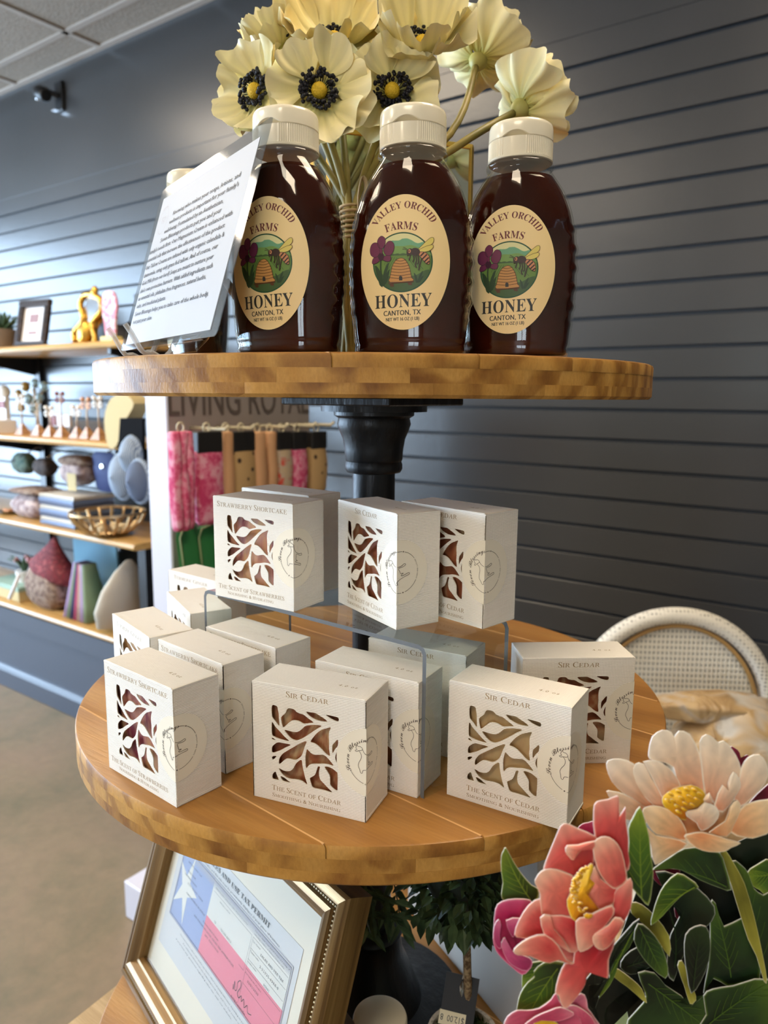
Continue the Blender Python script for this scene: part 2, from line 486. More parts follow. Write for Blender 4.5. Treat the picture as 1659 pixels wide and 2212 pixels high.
# --- top shelf
potm = mat('taupe_pot', srgb(120, 106, 92), .7); leafm = mat('succulent_green', srgb(70, 96, 66), .5)
t = thing('potted_succulent', 'small green succulent in a taupe pot at the picture edge', 'plant', (-3.205, 1.66, zs[1]))
MB().lathe([(.045, 0), (.055, .02), (.062, .085), (.056, .085), (.052, .07), (.001, .07)], 28).build('pot', potm, t, 40)
for k in range(26):
    a = k * 2.399; tl = .25 + .75 * (k / 26); L = .10 + .02 * random.random()
    d = Vector((cos(a) * sin(tl), sin(a) * sin(tl), cos(tl)))
    MB().tube([d * L * q + Vector((0, 0, .068 - .012 * q * q)) for q in (0, .3, .6, .85, 1)], lambda q: (.011 * (1 - q) ** .6 * .5 + .001, .011 * (1 - q) ** .6 + .001), 6).build('leaf', leafm, t, True)
dframe = wood('carved_dark_wood', srgb(34, 24, 20), srgb(56, 40, 32), srgb(76, 58, 46), rnd=1)
white = mat('white_card', srgb(230, 226, 224), .6)
t = thing('framed_picture', 'dark carved wooden picture frame with a pale mat on the top shelf', 'picture frame', (-2.985, 1.655, zs[1]), rot=(radians(-12), 0, radians(8)))
fw_, fh_ = .185, .20
for nm, c, d in (('frame_rail', (0, 0, .014), (fw_, .02, .028)), ('frame_rail', (0, 0, fh_ - .014), (fw_, .02, .028)), ('frame_stile', (-fw_ / 2 + .014, 0, fh_ / 2), (.028, .02, fh_ - .056)), ('frame_stile', (fw_ / 2 - .014, 0, fh_ / 2), (.028, .02, fh_ - .056))):
    fm = MB().box(c, d, bev=.003); hz = d[0] > d[2]
    for q in range(12):
        r_ = (q + .5) / 12 - .5
        fm.sphere((c[0] + (r_ * d[0] if hz else 0), -.011, c[2] + (0 if hz else r_ * d[2])), (.006, .004, .006), 4)
    fm.build(nm, dframe, t)
MB().box((0, .004, fh_ / 2), (.135, .004, .15)).build('mat_board', white, t)
pm_ = mat('mauve_print', srgb(150, 120, 124), .6)
MB().box((0, .001, .125), (.05, .002, .035)).box((0, .001, .065), (.05, .002, .012)).build('print', pm_, t)
goldm = mat('antique_gold', srgb(206, 160, 70), .28, .9)
bump(goldm, noise(goldm, coords(goldm), 60, 3), .004)
t = thing('gilded_ornament', 'ornate gilded scrolled easel ornament on the top shelf', 'ornament', (-2.62, 1.66, zs[1] - .002), rot=(radians(-8), radians(14), 0))
o = MB()
for s in (-1, 1): o.tube([(s * (.05 + .02 * sin(q * 9)), .0, .005 + q * .17) for q in [i / 14 for i in range(15)]], .011, 8)
o.build('side_scroll', goldm, t, True)
MB().tube([(.06 * cos(a), 0, .175 + .02 * sin(a)) for a in [pi * i / 10 for i in range(11)]], .012, 8).sphere((0, 0, .208), (.018, .012, .022), 8).build('crest', goldm, t, True)
MB().sphere((0, -.004, .05), (.036, .022, .048), 10).build('medallion', goldm, t, True)
MB().box((0, .006, .115), (.085, .004, .13)).build('mirror', chrome, t)
MB().prism(catmull([(-.05, .0), (-.06, .04), (-.045, .08), (-.062, .12), (-.04, .17), (0, .19), (.04, .17), (.062, .12), (.045, .08), (.06, .04), (.05, 0)], 3), -.004, .004, T=Matrix.Translation((0, .014, 0)) @ Matrix.Rotation(pi / 2, 4, 'X')).build('back_plate', goldm, t)
pinkm = mat('pink_card', srgb(226, 170, 176), .6); yelm = mat('pale_yellow_card', srgb(222, 210, 140), .6)
ln(pinkm, ramp(pinkm, noise(pinkm, coords(pinkm), 60, 2), [(.42, srgb(232, 206, 206)), (.55, srgb(214, 120, 134))]), bsdf(pinkm).inputs['Base Color'])
t = thing('pink_gift_tag', 'pink patterned card figure on a yellow foot on the top shelf', 'card', (-2.405, 1.64, zs[1]))
MB().box((0, 0, .012), (.075, .045, .024), bev=.003).build('foot', yelm, t)
MB().prism(catmull([(-.025, 0), (-.035, .05), (-.045, .10), (-.04, .14), (-.02, .16), (.02, .16), (.04, .14), (.045, .10), (.03, .05), (.025, 0)], 2), -.004, .004, T=Matrix.Translation((0, 0, .022)) @ Matrix.Rotation(pi / 2, 4, 'X')).build('card_front', pinkm, t)
t = thing('black_box', 'tall black box behind the pink card on the top shelf', 'box', (-2.33, 1.74, zs[1]))
MB().box((0, 0, .085), (.07, .05, .17), bev=.002).build('body', blackm, t); MB().box((0, 0, .172), (.074, .054, .01), bev=.002).build('lid', blackm, t)
dkm = mat('dark_shelf_goods', srgb(42, 44, 50), .6)
t = thing('dark_folded_scarf', 'dark folded scarf behind the gilded ornament', 'scarf', (-2.62, 1.80, zs[1]))
MB().loft([[(.12 * (1 - .12 * q) * cos(a), .055 * sin(a), q * .03 + .01 * sin(a * 3)) for a in [2 * pi * i / 20 for i in range(20)]] for q in range(4)], 0, None, True, True).build('folds', dkm, t, True)

# --- second shelf: earring stands, each a wooden wedge with a rod and a charm
wedm = wood('light_stand_wood', srgb(150, 108, 70), srgb(184, 140, 98), srgb(206, 164, 122), rnd=1)
rodm = mat('brass_rod', srgb(176, 150, 120), .4, .6); pearl = mat('pearl', srgb(238, 236, 230), .2); rosem = mat('rose_metal', srgb(196, 140, 100), .3, .7)
greym = mat('smoke_card', srgb(128, 134, 128), .6); redm = mat('brick_red', srgb(130, 66, 60), .6)
stands = [(50, 'white bead', pearl, .155, 'first earring stand beside the white display box'), (85, 'teal', greym, .13, 'earring stand with grey charm, second from the white box'), (110, 'white', pearl, .11, 'earring stand with a pale charm, third from the white box'),
          (135, 'red', redm, .165, 'earring stand carrying a brick red charm'), (168, 'white', pearl, .115, 'short earring stand with a white knotted charm'), (190, 'rose', rosem, .145, 'earring stand with a rose metal charm'), (215, 'pearl', pearl, .15, 'earring stand with a pearl charm nearest the cream bag')]
for u, cc, mm, hh_, lab in stands:
    x = aty(u, 940, 1.63).x
    t = thing('earring_stand', lab, 'jewellery stand', (x, 1.63, zs[2]), group='earring stands on the second shelf')
    MB().loft([[(sx * .03 * (1 - q * .85), sy * .022 * (1 - q * .8), q * .045) for sx, sy in ((-1, -1), (1, -1), (1, 1), (-1, 1))] for q in (0, 1)], 0, None, True, True).build('base', wedm, t)
    MB().tube([(0, 0, .03), (0, 0, hh_)], .003, 6).tube([(-.03, 0, hh_), (.03, 0, hh_)], .003, 6).build('rod', rodm, t, True)
    ch = MB()
    for s in (-1, 1):
        ch.sphere((s * .02, -.002, hh_ + .004), .009, 5); ch.tube([(s * .02 + .009 * cos(a), -.003, hh_ - .02 + .011 * sin(a)) for a in [2 * pi * i / 12 for i in range(12)]], .003, 5, closed=True)
    ch.build('charm', mm, t, True)
t = thing('white_display_box', 'white box with a drawer front standing on the second shelf', 'box', (-3.245, 1.62, zs[2]))
MB().box((0, 0, .028), (.19, .09, .056), bev=.002).build('body', white, t)
MB().box((0, -.046, .028), (.15, .004, .034), bev=.001).build('drawer', lframe, t)
t = thing('jewellery_display', 'tall white jewellery display with a bead top at the picture edge', 'jewellery display', (-3.27, 1.68, zs[2]))
MB().box((0, 0, .08), (.05, .02, .16)).build('column', white, t); MB().sphere((0, 0, .175), (.035, .025, .03), 8).build('bead_top', pearl, t, True); MB().box((0, -.012, .12), (.05, .006, .03)).build('band', redm, t)
cluster = [(55, 835, .022), (75, 828, .02), (95, 835, .022), (40, 850, .018), (62, 862, .024), (86, 858, .02), (45, 880, .02), (70, 885, .018)]
t = thing('crystal_branch', 'branching stand hung with glass beads and amber drops', 'ornament', (-3.05, 1.70, zs[2]))
gl = mat('bead_glass', srgb(190, 215, 215), .08, trans=.6); amber = mat('amber_drop', srgb(150, 116, 48), .3)
br = MB().tube([(0, 0, 0), (.005, 0, .1), (-.01, 0, .19)], .006, 6).lathe([(.035, 0), (.03, .008), (.006, .014)], 16)
pts = [aty(u, v, 1.70) - Vector((-3.05, 1.70, zs[2])) for u, v, r in cluster]
for p in pts: br.tube([(-.002, 0, .08), tuple(p)], .0025, 5)
br.build('branch', rodm, t, True)
for k, (p, c) in enumerate(zip(pts, cluster)): MB().sphere(tuple(p), (c[2], c[2] * .8, c[2]), 6).build('bead', gl if k % 3 else amber, t, True)
t = thing('photo_card_holder', 'pair of small framed cards among the earring stands', 'card holder', (-2.87, 1.70, zs[2]))
MB().box((0, 0, .06), (.15, .012, .05)).build('card', white, t); MB().box((-.045, -.008, .06), (.05, .004, .04)).build('rose_print', redm, t)
MB().tube([(-.06, 0, 0), (-.06, 0, .05)], .003, 6).tube([(.06, 0, 0), (.06, 0, .05)], .003, 6).build('legs', rodm, t)
MB().box((-.07, .0, .012), (.0, .0, .0)) if 0 else None
t = thing('low_tray', 'long low taupe tray behind the earring stand bases', 'tray', (-2.90, 1.79, zs[2]))
MB().box((0, .02, .004), (.52, .06, .008)).box((0, .048, .03), (.52, .004, .052)).build('tray', potm, t)

# cream bag, black panel and striped caps at the end of the shelving
creamb = mat('cream_paper', srgb(196, 176, 128), .8)
p = aty(272, 868, 1.50)
t = thing('cream_paper_bag', 'tall cream paper bag hanging beside the shelf end', 'bag', (p.x, 1.50, 0))
q = [aty(u, v, 1.50) for u, v in ((250, 962), (242, 905), (256, 862), (285, 852), (306, 872), (290, 905), (268, 962))]
MB().prism(catmull([(a.x - p.x, a.z) for a in q], 3), -.03, .03, T=Matrix.Rotation(pi / 2, 4, 'X')).build('bag_body', creamb, t, 40)
p = aty(285, 950, 1.46)
t = thing('black_hang_card', 'upright black card with a strap above the striped hats', 'display card', (p.x, 1.46, 0))
q = [aty(u, v, 1.46) for u, v in ((262, 903), (311, 903), (311, 1030), (254, 1030))]
MB().prism([(a.x - p.x, a.z) for a in q], -.005, .005, T=Matrix.Rotation(pi / 2, 4, 'X')).build('card', mat('matt_black_card', srgb(16, 16, 18), .95, spec=.1), t)
stripe = mat('striped_cotton', srgb(160, 176, 196), .8)
wv = nd(stripe, 'ShaderNodeTexWave', wave_type='BANDS', bands_direction='X'); wv.inputs['Scale'].default_value = 55; wv.inputs['Distortion'].default_value = 1; ln(stripe, coords(stripe), wv.inputs['Vector'])
ln(stripe, ramp(stripe, wv.outputs['Fac'], [(.35, srgb(168, 180, 192)), (.6, srgb(84, 102, 128))]), bsdf(stripe).inputs['Base Color'])
slm = mat('slate_cloth', srgb(84, 94, 114), .9)
for k, (u, v, r_, yy, mm, lab) in enumerate([(262, 1030, .062, 1.44, stripe, 'lower striped hat hanging in front of the blue pouch'), (283, 985, .05, 1.41, stripe, 'upper striped hat hanging under the black card'), (300, 1040, .055, 1.38, slm, 'slate cloth hat hanging closest to the sock display')]):
    p = aty(u, v, yy)
    t = thing('hanging_hat', lab, 'hat', (p.x, yy, p.z), group='hats hanging by the shelf end')
    MB().loft([[(r_ * s * cos(a) * .85, -.008 * j, r_ * s * 1.15 * sin(a)) for a in [2 * pi * i / 26 for i in range(26)]] for j, s in enumerate((1, .99, .9, .7, .35, .05))][::-1], 0, None, False, True).build('crown', mm, t, True)
    MB().tube([(r_ * .85 * cos(a), .004, r_ * 1.15 * sin(a)) for a in [2 * pi * i / 26 for i in range(26)]], .009, 6, closed=True).build('brim', stripe, t, True)
navyc = mat('navy_cloth', srgb(38, 52, 104), .7)
p = aty(230, 1018, 1.72)
t = thing('navy_pouch', 'navy pouch with a small metal badge beside the striped hats', 'pouch', (p.x, 1.72, p.z))
MB().loft([[(x * s * (.060 + .008 * k_), .016 * s * y, z) for x, y in ((-1, -.3), (-.6, -1), (.6, -1), (1, -.3), (1, .3), (.6, 1), (-.6, 1), (-1, .3))] for k_, (z, s) in enumerate(((-.08, .8), (-.066, 1), (.0, 1.05), (.06, 1), (.075, .7)))], 0, None, True, True).build('body', navyc, t, 40)
MB().lathe([(.012, 0), (.010, .003), (.001, .004)], 12, T=Matrix.Translation((0, -.019, .02)) @ Matrix.Rotation(pi / 2, 4, 'X')).build('badge', chrome, t)
MB().tube([(0, 0, .07), (0, .05, .095), (0, .15, .10)], .003, 6).build('hook', chrome, t, True)

# --- third shelf
def patchcloth(name, a, b_, c, sc=30):
    m = mat(name, a, .85); n = noise(m, coords(m, rnd=5), sc, 3, .6)
    ln(m, ramp(m, n, [(.38, a), (.5, b_), (.62, c)]), bsdf(m).inputs['Base Color']); bump(m, n, .002); return m


flor = patchcloth('floral_quilt', srgb(196, 176, 168), srgb(160, 142, 142), srgb(128, 104, 100))
flor2 = patchcloth('brown_floral', srgb(98, 74, 62), srgb(136, 112, 96), srgb(160, 140, 122), 45)
redf = patchcloth('red_check', srgb(130, 44, 50), srgb(90, 34, 38), srgb(150, 70, 70), 60)


def soft(nm, par, m, sx, sy, sz, z0=0, n=28, e=.55, lump=.05, c=(0, 0)):
    rings = []
    for j in range(9):
        q = j / 8; k = (sin(pi * (.06 + .88 * q))) ** .45
        rings.append([(c[0] + sx * k * (abs(cos(a)) ** e * (1 if cos(a) >= 0 else -1)) * (1 + lump * sin(5 * a + j)), c[1] + sy * k * (abs(sin(a)) ** e * (1 if sin(a) >= 0 else -1)) * (1 + lump * cos(4 * a + 2 * j)), z0 + sz * q) for a in [2 * pi * i / n for i in range(n)]])
    return MB().loft(rings, 0, None, True, True).build(nm, m, par, True)


t = thing('floral_toiletry_bag', 'floral quilted bag with a brown top on the third shelf', 'bag', (-3.02, 1.66, zs[3]))
soft('body', t, flor, .125, .075, .10); soft('lid', t, flor2, .128, .078, .03, .098)
t = thing('striped_cloth_stack', 'stack of blue and white striped cloths on the third shelf', 'cloth stack', (-2.72, 1.66, zs[3]))
cl = [mat('stack_blue', srgb(128, 146, 178), .85), mat('stack_cream', srgb(196, 190, 178), .85), mat('stack_navy', srgb(86, 92, 112), .85)]
for k in range(8):
    MB().loft([[(.115 * s * x + .004 * sin(k * 2), .085 * s * y, .004 + k * .0155 + z) for x, y in catmull([(-1, -.9), (-.9, -1), (.9, -1), (1, -.9), (1, .9), (.9, 1), (-.9, 1), (-1, .9)], 2)] for z, s in ((0, .97), (.004, 1), (.011, 1), (.015, .96))], 0, None, True, True).build('cloth', cl[k % 3], t, 40)
brass = mat('pierced_brass', srgb(196, 164, 120), .3, .8)
t = thing('pierced_bowl', 'pierced brass bowl of tealights at the end of the third shelf', 'bowl', (-2.42, 1.60, zs[3]))
bw = MB(); prof = [(.045, 0), (.085, .02), (.118, .05), (.135, .085)]
bw.lathe([(.045, 0), (.048, .004), (.001, .004)], 32, caps=(False, False)); bw.lathe([(.132, .082), (.138, .084), (.138, .092), (.132, .092)], 36, caps=(False, False)); bw.lathe([(.044, 0), (.086, .019), (.082, .024), (.042, .006)], 32, caps=(False, False))
for k in range(18):
    a = 2 * pi * k / 18; bw.tube([(r_ * cos(a), r_ * sin(a), z) for r_, z in prof], .006, 6)
bw.build('bowl_body', brass, t, 40)
lit = mat('tealight_wax', srgb(232, 206, 160), .5)
for k in range(6):
    a = 2 * pi * k / 6; MB().lathe([(.016, .0), (.016, .016), (.014, .018), (.001, .018)], 14, c=(.05 * cos(a), .05 * sin(a))).build('tealight', lit, t, 40, (0, 0, .022))
t = thing('small_trinkets', 'small metal trinket dish at the far end of the third shelf', 'dish', (-3.20, 1.63, zs[3]))
MB().lathe([(.03, 0), (.05, .012), (.047, .014), (.028, .004), (.001, .004)], 24).build('dish', chrome, t, 40)
for x, y in ((.0, .01), (.015, -.01), (-.015, -.008)): MB().sphere((x, y, .014), .009, 6).build('trinket', rosem, t, True)
# hung under the second shelf
t = thing('hanging_quilted_pouch', 'lilac quilted pouch with a cream swing tag hanging on the slat wall', 'pouch', (-2.79, 1.72, .91))
soft('body', t, flor, .095, .05, .10, 0); MB().box((.06, -.07, .02), (.06, .003, .07)).build('swing_tag', creamb, t); soft('flap', t, flor2, .105, .052, .045, .075)
MB().tube([(0, .0, .10), (0, .06, .12), (0, .15, .125)], .003, 6).build('hook', chrome, t, True)
greenc = patchcloth('green_cloth', srgb(58, 84, 74), srgb(100, 118, 104), srgb(44, 50, 48))
t = thing('hanging_green_pouch', 'dark green pouch hanging on the slat wall at the picture edge', 'pouch', (-3.25, 1.74, .925))
soft('body', t, greenc, .075, .035, .09); MB().tube([(0, 0, .08), (0, .06, .11), (0, .13, .112)], .003, 6).build('hook', chrome, t, True)
t = thing('hanging_brown_pouch', 'dark brown pouch hanging beside the green pouch', 'pouch', (-3.08, 1.74, .925))
soft('body', t, patchcloth('brown_cloth', srgb(60, 50, 48), srgb(84, 72, 66), srgb(46, 38, 36)), .065, .035, .075); MB().tube([(0, 0, .07), (0, .06, .10), (0, .13, .102)], .003, 6).build('hook', chrome, t, True)

# --- lowest shelf
t = thing('picture_book', 'flat pale green boxed game lying on the lowest shelf', 'box', (-3.20, 1.66, zs[4]))
gr = mat('mint_card', srgb(150, 176, 158), .6); MB().box((0, 0, .025), (.26, .16, .05), bev=.002).build('box_base', creamb, t); MB().box((0, 0, .055), (.265, .165, .02), bev=.002).build('lid', gr, t)
t = thing('garden_ornament', 'small pot of pink flowers and green leaves on the mint box', 'ornament', (-3.16, 1.66, zs[4] + .0652))
MB().lathe([(.03, 0), (.04, .05), (.036, .05), (.001, .045)], 20).build('pot', white, t, 40)
for k in range(9):
    a = k * 2.4; MB().tube([(0, 0, .045), (.03 * cos(a), .03 * sin(a), .09), (.075 * cos(a), .06 * sin(a), .085 + .02 * (k % 3))], lambda q: (.003, .011 * (1 - q) + .002), 6).build('leaf', leafm, t, True)
for k in range(4): MB().sphere((.04 * cos(k * 2.2), .03 * sin(k * 2.2), .10), .012, 6).build('blossom', pinkm, t, True)
bluem = mat('pale_blue_card', srgb(120, 164, 184), .8)
t = thing('blue_backing_board', 'pale blue board standing behind the tied fabric sack', 'board', (-2.83, 1.80, zs[4]))
MB().box((0, 0, .155), (.32, .012, .31), bev=.003).build('board', bluem, t)
t = thing('fabric_sack', 'brown floral fabric sack with a red folded top on the lowest shelf', 'bag', (-2.90, 1.63, zs[4]))
soft('body', t, flor2, .125, .07, .19, lump=.09)
MB().loft([[(x * s, .06 * y * s, z) for x, y in catmull([(-.15, 0), (-.08, -1), (.08, -1), (.15, 0), (.08, 1), (-.08, 1)], 3)] for z, s in ((.14, .9), (.17, 1.0), (.21, .72), (.27, .28), (.31, .08))], 0, Matrix.Rotation(radians(10), 4, 'Y'), True, True).build('folded_top', redf, t, True)
MB().tube([(-.12, -.07, .13), (-.19, -.08, .02)], .008, 6).build('ribbon', white, t, True)
t = thing('scarf_bundle', 'bundle of folded scarves in purple, green and navy on the lowest shelf', 'scarves', (-2.64, 1.63, zs[4]))
sc = [mat('scarf_lilac', srgb(168, 146, 186), .8), mat('scarf_green', srgb(128, 146, 118), .8), mat('scarf_navy', srgb(52, 56, 92), .8), mat('scarf_rose', srgb(170, 72, 104), .8), mat('scarf_sand', srgb(180, 156, 140), .8)]
for k in range(7):
    x = (k - 3) * .024
    MB().loft([[(x * (1 - .6 * q) + wx * .012, wy * .05 * (1 - .5 * q), .006 + .22 * q) for wx, wy in ((-1, -1), (0, -1.25), (1, -1), (1, 1), (0, 1.2), (-1, 1))] for q in (0, .3, .6, .85, 1)], 0, None, True, True).build('scarf', sc[k % 5], t, True)
tealc = mat('teal_cloth', srgb(40, 128, 120), .8); ivory = mat('ivory_cloth', srgb(196, 188, 172), .9)
t = thing('ivory_cushion', 'ivory cushion with a teal edge leaning at the end of the lowest shelf', 'cushion', (-2.43, 1.62, zs[4]), rot=(0, radians(12), 0))
MB().loft([[(y * s * .02 + .035 * q, x * s * .055 + 0 * q, .004 + .29 * q) for x, y in ell(0, 0, 1, 1, 20)] for q, s in ((0, .6), (.06, 1.6), (.3, 2.0), (.6, 1.7), (.85, 1.0), (1, .3))], 0, None, True, True).build('cushion_body', ivory, t, True)
MB().loft([[(-.03 + y * s * .012 + .035 * q, x * s * .055, .004 + .24 * q) for x, y in ell(0, 0, 1, 1, 16)] for q, s in ((0, .6), (.3, 1.7), (.8, 1.2), (1, .3))], 0, None, True, True).build('teal_backing', tealc, t, True)

# ------------------------------------------------------------------ sock display
fixm = mat('laminate_white', srgb(206, 204, 214), .45); fixd = mat('shaded_panel', srgb(150, 140, 134), .5)  # fixd: taupe paints the shade of the sock-side front into its colour
XS = -1.351
t = thing('sock_display', 'free-standing white sock display rack with a raised header sign', 'display rack', (0, 0, 0))
MB().box((XS - .037, 1.285, (.10 + 1.30) / 2), (.074, .47, 1.20), bev=.002).build('panel', fixm, t)
MB().box((XS + .0015, 1.285, (.10 + 1.30) / 2), (.003, .466, 1.196)).build('shaded_face', fixd, t)  # thin sheet added to carry that painted shade
MB().box((-1.27, 1.285, .05), (.42, .63, .098), bev=.003).build('base_plinth', fixm, t)
letm = mat('taupe_letters', srgb(96, 86, 80), .5)
hv, hf = rawtext('LIVING ROYAL', 3)
hv, hf = fit((hv, hf), 0, .462, 0, .075)
TY = Matrix.Translation((XS + .0035, 1.054, 1.233)) @ Matrix(((0, 0, 1, 0), (1, 0, 0, 0), (0, 1, 0, 0), (0, 0, 0, 1)))
MB().add([(x, y, 0) for x, y in hv], hf, 0, TY).add([(x, y, .002) for x, y in hv], hf, 0, TY).build('header_lettering', letm, t)
peg = [(1.112, .0), (1.19, .0), (1.30, 0), (1.40, 0), (1.47, 0)]
hookm = mat('ivory_hook', srgb(200, 190, 160), .4)
for y, _ in peg: MB().tube([(XS + .003, y, 1.205), (XS + .12, y, 1.205), (XS + .13, y, 1.213)], .004, 6).build('hook', hookm, t, True)
tie = patchcloth('pink_tie_dye', srgb(196, 58, 104), srgb(214, 104, 136), srgb(226, 160, 178), 45)
tan_ = mat('tan_sock', srgb(186, 152, 104), .85); v_ = coords(tan_)
vo = nd(tan_, 'ShaderNodeTexVoronoi'); vo.inputs['Scale'].default_value = 38; ln(tan_, v_, vo.inputs['Vector'])
ln(tan_, ramp(tan_, vo.outputs['Distance'], [(.2, srgb(62, 44, 30)), (.26, srgb(186, 152, 104))]), bsdf(tan_).inputs['Base Color'])
peach = mat('peach_sock', srgb(206, 158, 116), .85); flow = patchcloth('flower_sock', srgb(196, 172, 140), srgb(190, 172, 150), srgb(206, 76, 60), 40)
socks = [(390, 45, .11, tie, .195, 'side', 'bundle of pink tie-dye socks seen edge-on at the end of the sock display'), (446, 60, .10, tie, .19, 'face', 'pink tie-dye sock pack facing forward beside the edge-on bundle'),
         (487, 22, .09, peach, .16, 'side', 'peach sock pack edge-on beside the pink tie-dye pack'), (520, 52, .085, tan_, .16, 'face', 'tan sock pack with small brown bees in the middle of the display'),
         (556, 26, .085, peach, .16, 'side', 'peach sock pack edge-on just past the bee socks'), (582, 20, .08, peach, .15, 'side', 'narrow peach sock pack beside the flower socks'),
         (608, 34, .075, flow, .15, 'face', 'tan sock pack with red flowers'), (641, 34, .07, tie, .15, 'face', 'smaller pink tie-dye sock pack beyond the flower socks'),
         (683, 36, .06, tan_, .15, 'face', 'tan bee sock pack at the far end of the display')]
cardm = mat('black_header_card', srgb(28, 26, 26), .5)
for u, wpx, off, m, L, fc, lab in socks:
    p = atx(u, 932, XS + off); k_ = (atx(u + wpx / 2, 932, XS + off) - atx(u - wpx / 2, 932, XS + off)).y * .92
    t = thing('sock_pack', lab, 'socks', (p.x, p.y, p.z), group='sock packs on the display')
    wv_ = k_; hd = .045 if fc == 'face' else .006
    n_l = 3 if (fc == 'side' and wpx > 40) else 1
    for q in range(n_l):
        yo = (q - (n_l - 1) / 2) * wv_ / n_l
        MB().loft([[(x * .012 * s + .004 * sin(z * 60 + q * 2), yo + y * wv_ / n_l / 2 * s, z) for x, y in catmull([(-1, -.9), (0, -1.05), (1, -.9), (1, .9), (0, 1.05), (-1, .9)], 2)] for z, s in ((-L - .012, .7), (-L, 1), (-L * .6, 1.02), (-L * .3, .98), (-hd + .002, 1), (-hd + .006, .8))], 0, None, True, True).build('sock', m, t, True)
    if fc == 'face': MB().box((.0, 0, -hd / 2), (.026, wv_ * .98, hd), bev=.002).build('header_card', cardm, t)
    MB().tube([(0, .009 * cos(a), .008 + .010 * sin(a)) for a in [2 * pi * i / 14 for i in range(14)]], .0022, 5, closed=True).build('hang_ring', hookm, t, True)
gpk = mat('green_pack', srgb(48, 120, 66), .45); gpe = mat('pale_green_edge', srgb(150, 168, 120), .5)
for k in range(3):
    u0 = 388 + k * 40
    p = atx(u0 + 14, 1136, XS + .08)
    t = thing('green_pack', ['green flat pack with a pale edge hanging lowest at the end of the sock display', 'middle green flat pack hanging below the pink socks', 'green flat pack partly behind the strawberry box'][k], 'sock pack', (p.x, p.y, p.z), group='green packs on the sock display', rz=0)
    MB().loft([[(x * .006, y * .031 * s, z) for x, y in ell(0, 0, 1, 1, 16)] for z, s in ((-.16, 1), (-.02, 1), (-.006, .9), (0, .6))], 0, Matrix.Rotation(radians(6), 4, 'X'), True, True).build('pack_body', gpk, t, 40)
    MB().tube([(.008, -.026, -.155), (.008, -.026, -.02), (.008, -.015, -.002), (.008, .012, 0)], .0022, 5, T=Matrix.Rotation(radians(6), 4, 'X')).build('edge_strip', gpe, t, True)

# ------------------------------------------------------------------ bistro chair with bags
weave = mat('white_grey_weave', srgb(222, 216, 200), .5); v_ = coords(weave, (1, 1, 1))
ck = nd(weave, 'ShaderNodeTexChecker'); ck.inputs['Scale'].default_value = 150
mp = coords(weave, (1, .0, 1.0), (0, radians(45), 0)); ln(weave, mp, ck.inputs['Vector'])
vo = nd(weave, 'ShaderNodeTexVoronoi'); vo.inputs['Scale'].default_value = 118; vo.inputs['Randomness'].default_value = 0; ln(weave, coords(weave, (1, .01, .75)), vo.inputs['Vector'])
ln(weave, ramp(weave, vo.outputs['Distance'], [(.12, srgb(136, 140, 134)), (.28, srgb(216, 214, 204)), (.5, srgb(236, 233, 222))]), bsdf(weave).inputs['Base Color'])
bump(weave, vo.outputs['Distance'], .002)
weaver = mat('rim_weave', srgb(222, 216, 200), .5)
vo = nd(weaver, 'ShaderNodeTexVoronoi'); vo.inputs['Scale'].default_value = 130; vo.inputs['Randomness'].default_value = .1; ln(weaver, coords(weaver), vo.inputs['Vector'])
ln(weaver, ramp(weaver, vo.outputs['Distance'], [(.15, srgb(120, 118, 108)), (.32, srgb(214, 210, 198)), (.5, srgb(236, 232, 220))]), bsdf(weaver).inputs['Base Color'])
bamboo = mat('bamboo', srgb(176, 140, 86), .45)
pc = atd(1457, 1500, 1.47)
t = thing('bistro_chair', 'white and grey woven bistro chair with a round back against the slat wall', 'chair', (pc.x, pc.y, 0), radians(32))
az, cz = .18, .69
arch = [(-.175, .45), (-.18, .55)] + [(.186 * -cos(a), .665 + .192 * sin(a)) for a in [radians(d) for d in range(-8, 189, 7)]] + [(.18, .55), (.175, .45)]
MB().tube([(x, .03 * (z - .45), z) for x, z in catmull(arch, 2, False)], .017, 12).build('back_rim', weaver, t, True)
ins = [(x * .885, z * 1.0 - (.02 if z > .6 else 0)) for x, z in arch]
MB().tube([(x, .03 * (z - .45) - .004, z) for x, z in catmull(ins, 2, False)], .0045, 8).build('inner_trim', bamboo, t, True)
V, Fc = flatfill(ins); MB().add([(x, .03 * (z - .45), z) for x, z in V], Fc).build('back_panel', weave, t)
MB().prism([(.19 * cos(a) * (abs(cos(a)) ** -.25 if abs(cos(a)) > .3 else 1.2), -.19 + .19 * sin(a)) for a in [2 * pi * i / 28 for i in range(28)]], .43, .455).build('seat', weave, t)
for x, y in ((-.17, -.34), (.17, -.34), (-.17, .0), (.17, .0)): MB().tube([(x, y, .43), (x * 1.1, y * 1.05, .0)], .013, 8).build('leg', bamboo, t, True)
MB().tube([(x, y, .18) for x, y in ((-.18, -.35), (.18, -.35), (.18, .0), (-.18, .0))], .008, 6, closed=True).build('stretcher', bamboo, t)
bagm = mat('kraft_in_plastic', srgb(188, 160, 120), .35); n_ = noise(bagm, coords(bagm), 14, 3, .5, .6)
ln(bagm, ramp(bagm, n_, [(.38, srgb(206, 200, 190)), (.5, srgb(196, 166, 122)), (.66, srgb(160, 128, 88))]), bsdf(bagm).inputs['Base Color']); bump(bagm, n_, .02)
plm = mat('clouded_plastic', srgb(206, 214, 224), .25); n_ = noise(plm, coords(plm), 18, 3, .5, .8)
ln(plm, ramp(plm, n_, [(.4, srgb(170, 184, 206)), (.6, srgb(224, 224, 224))]), bsdf(plm).inputs['Base Color']); bump(plm, n_, .02)


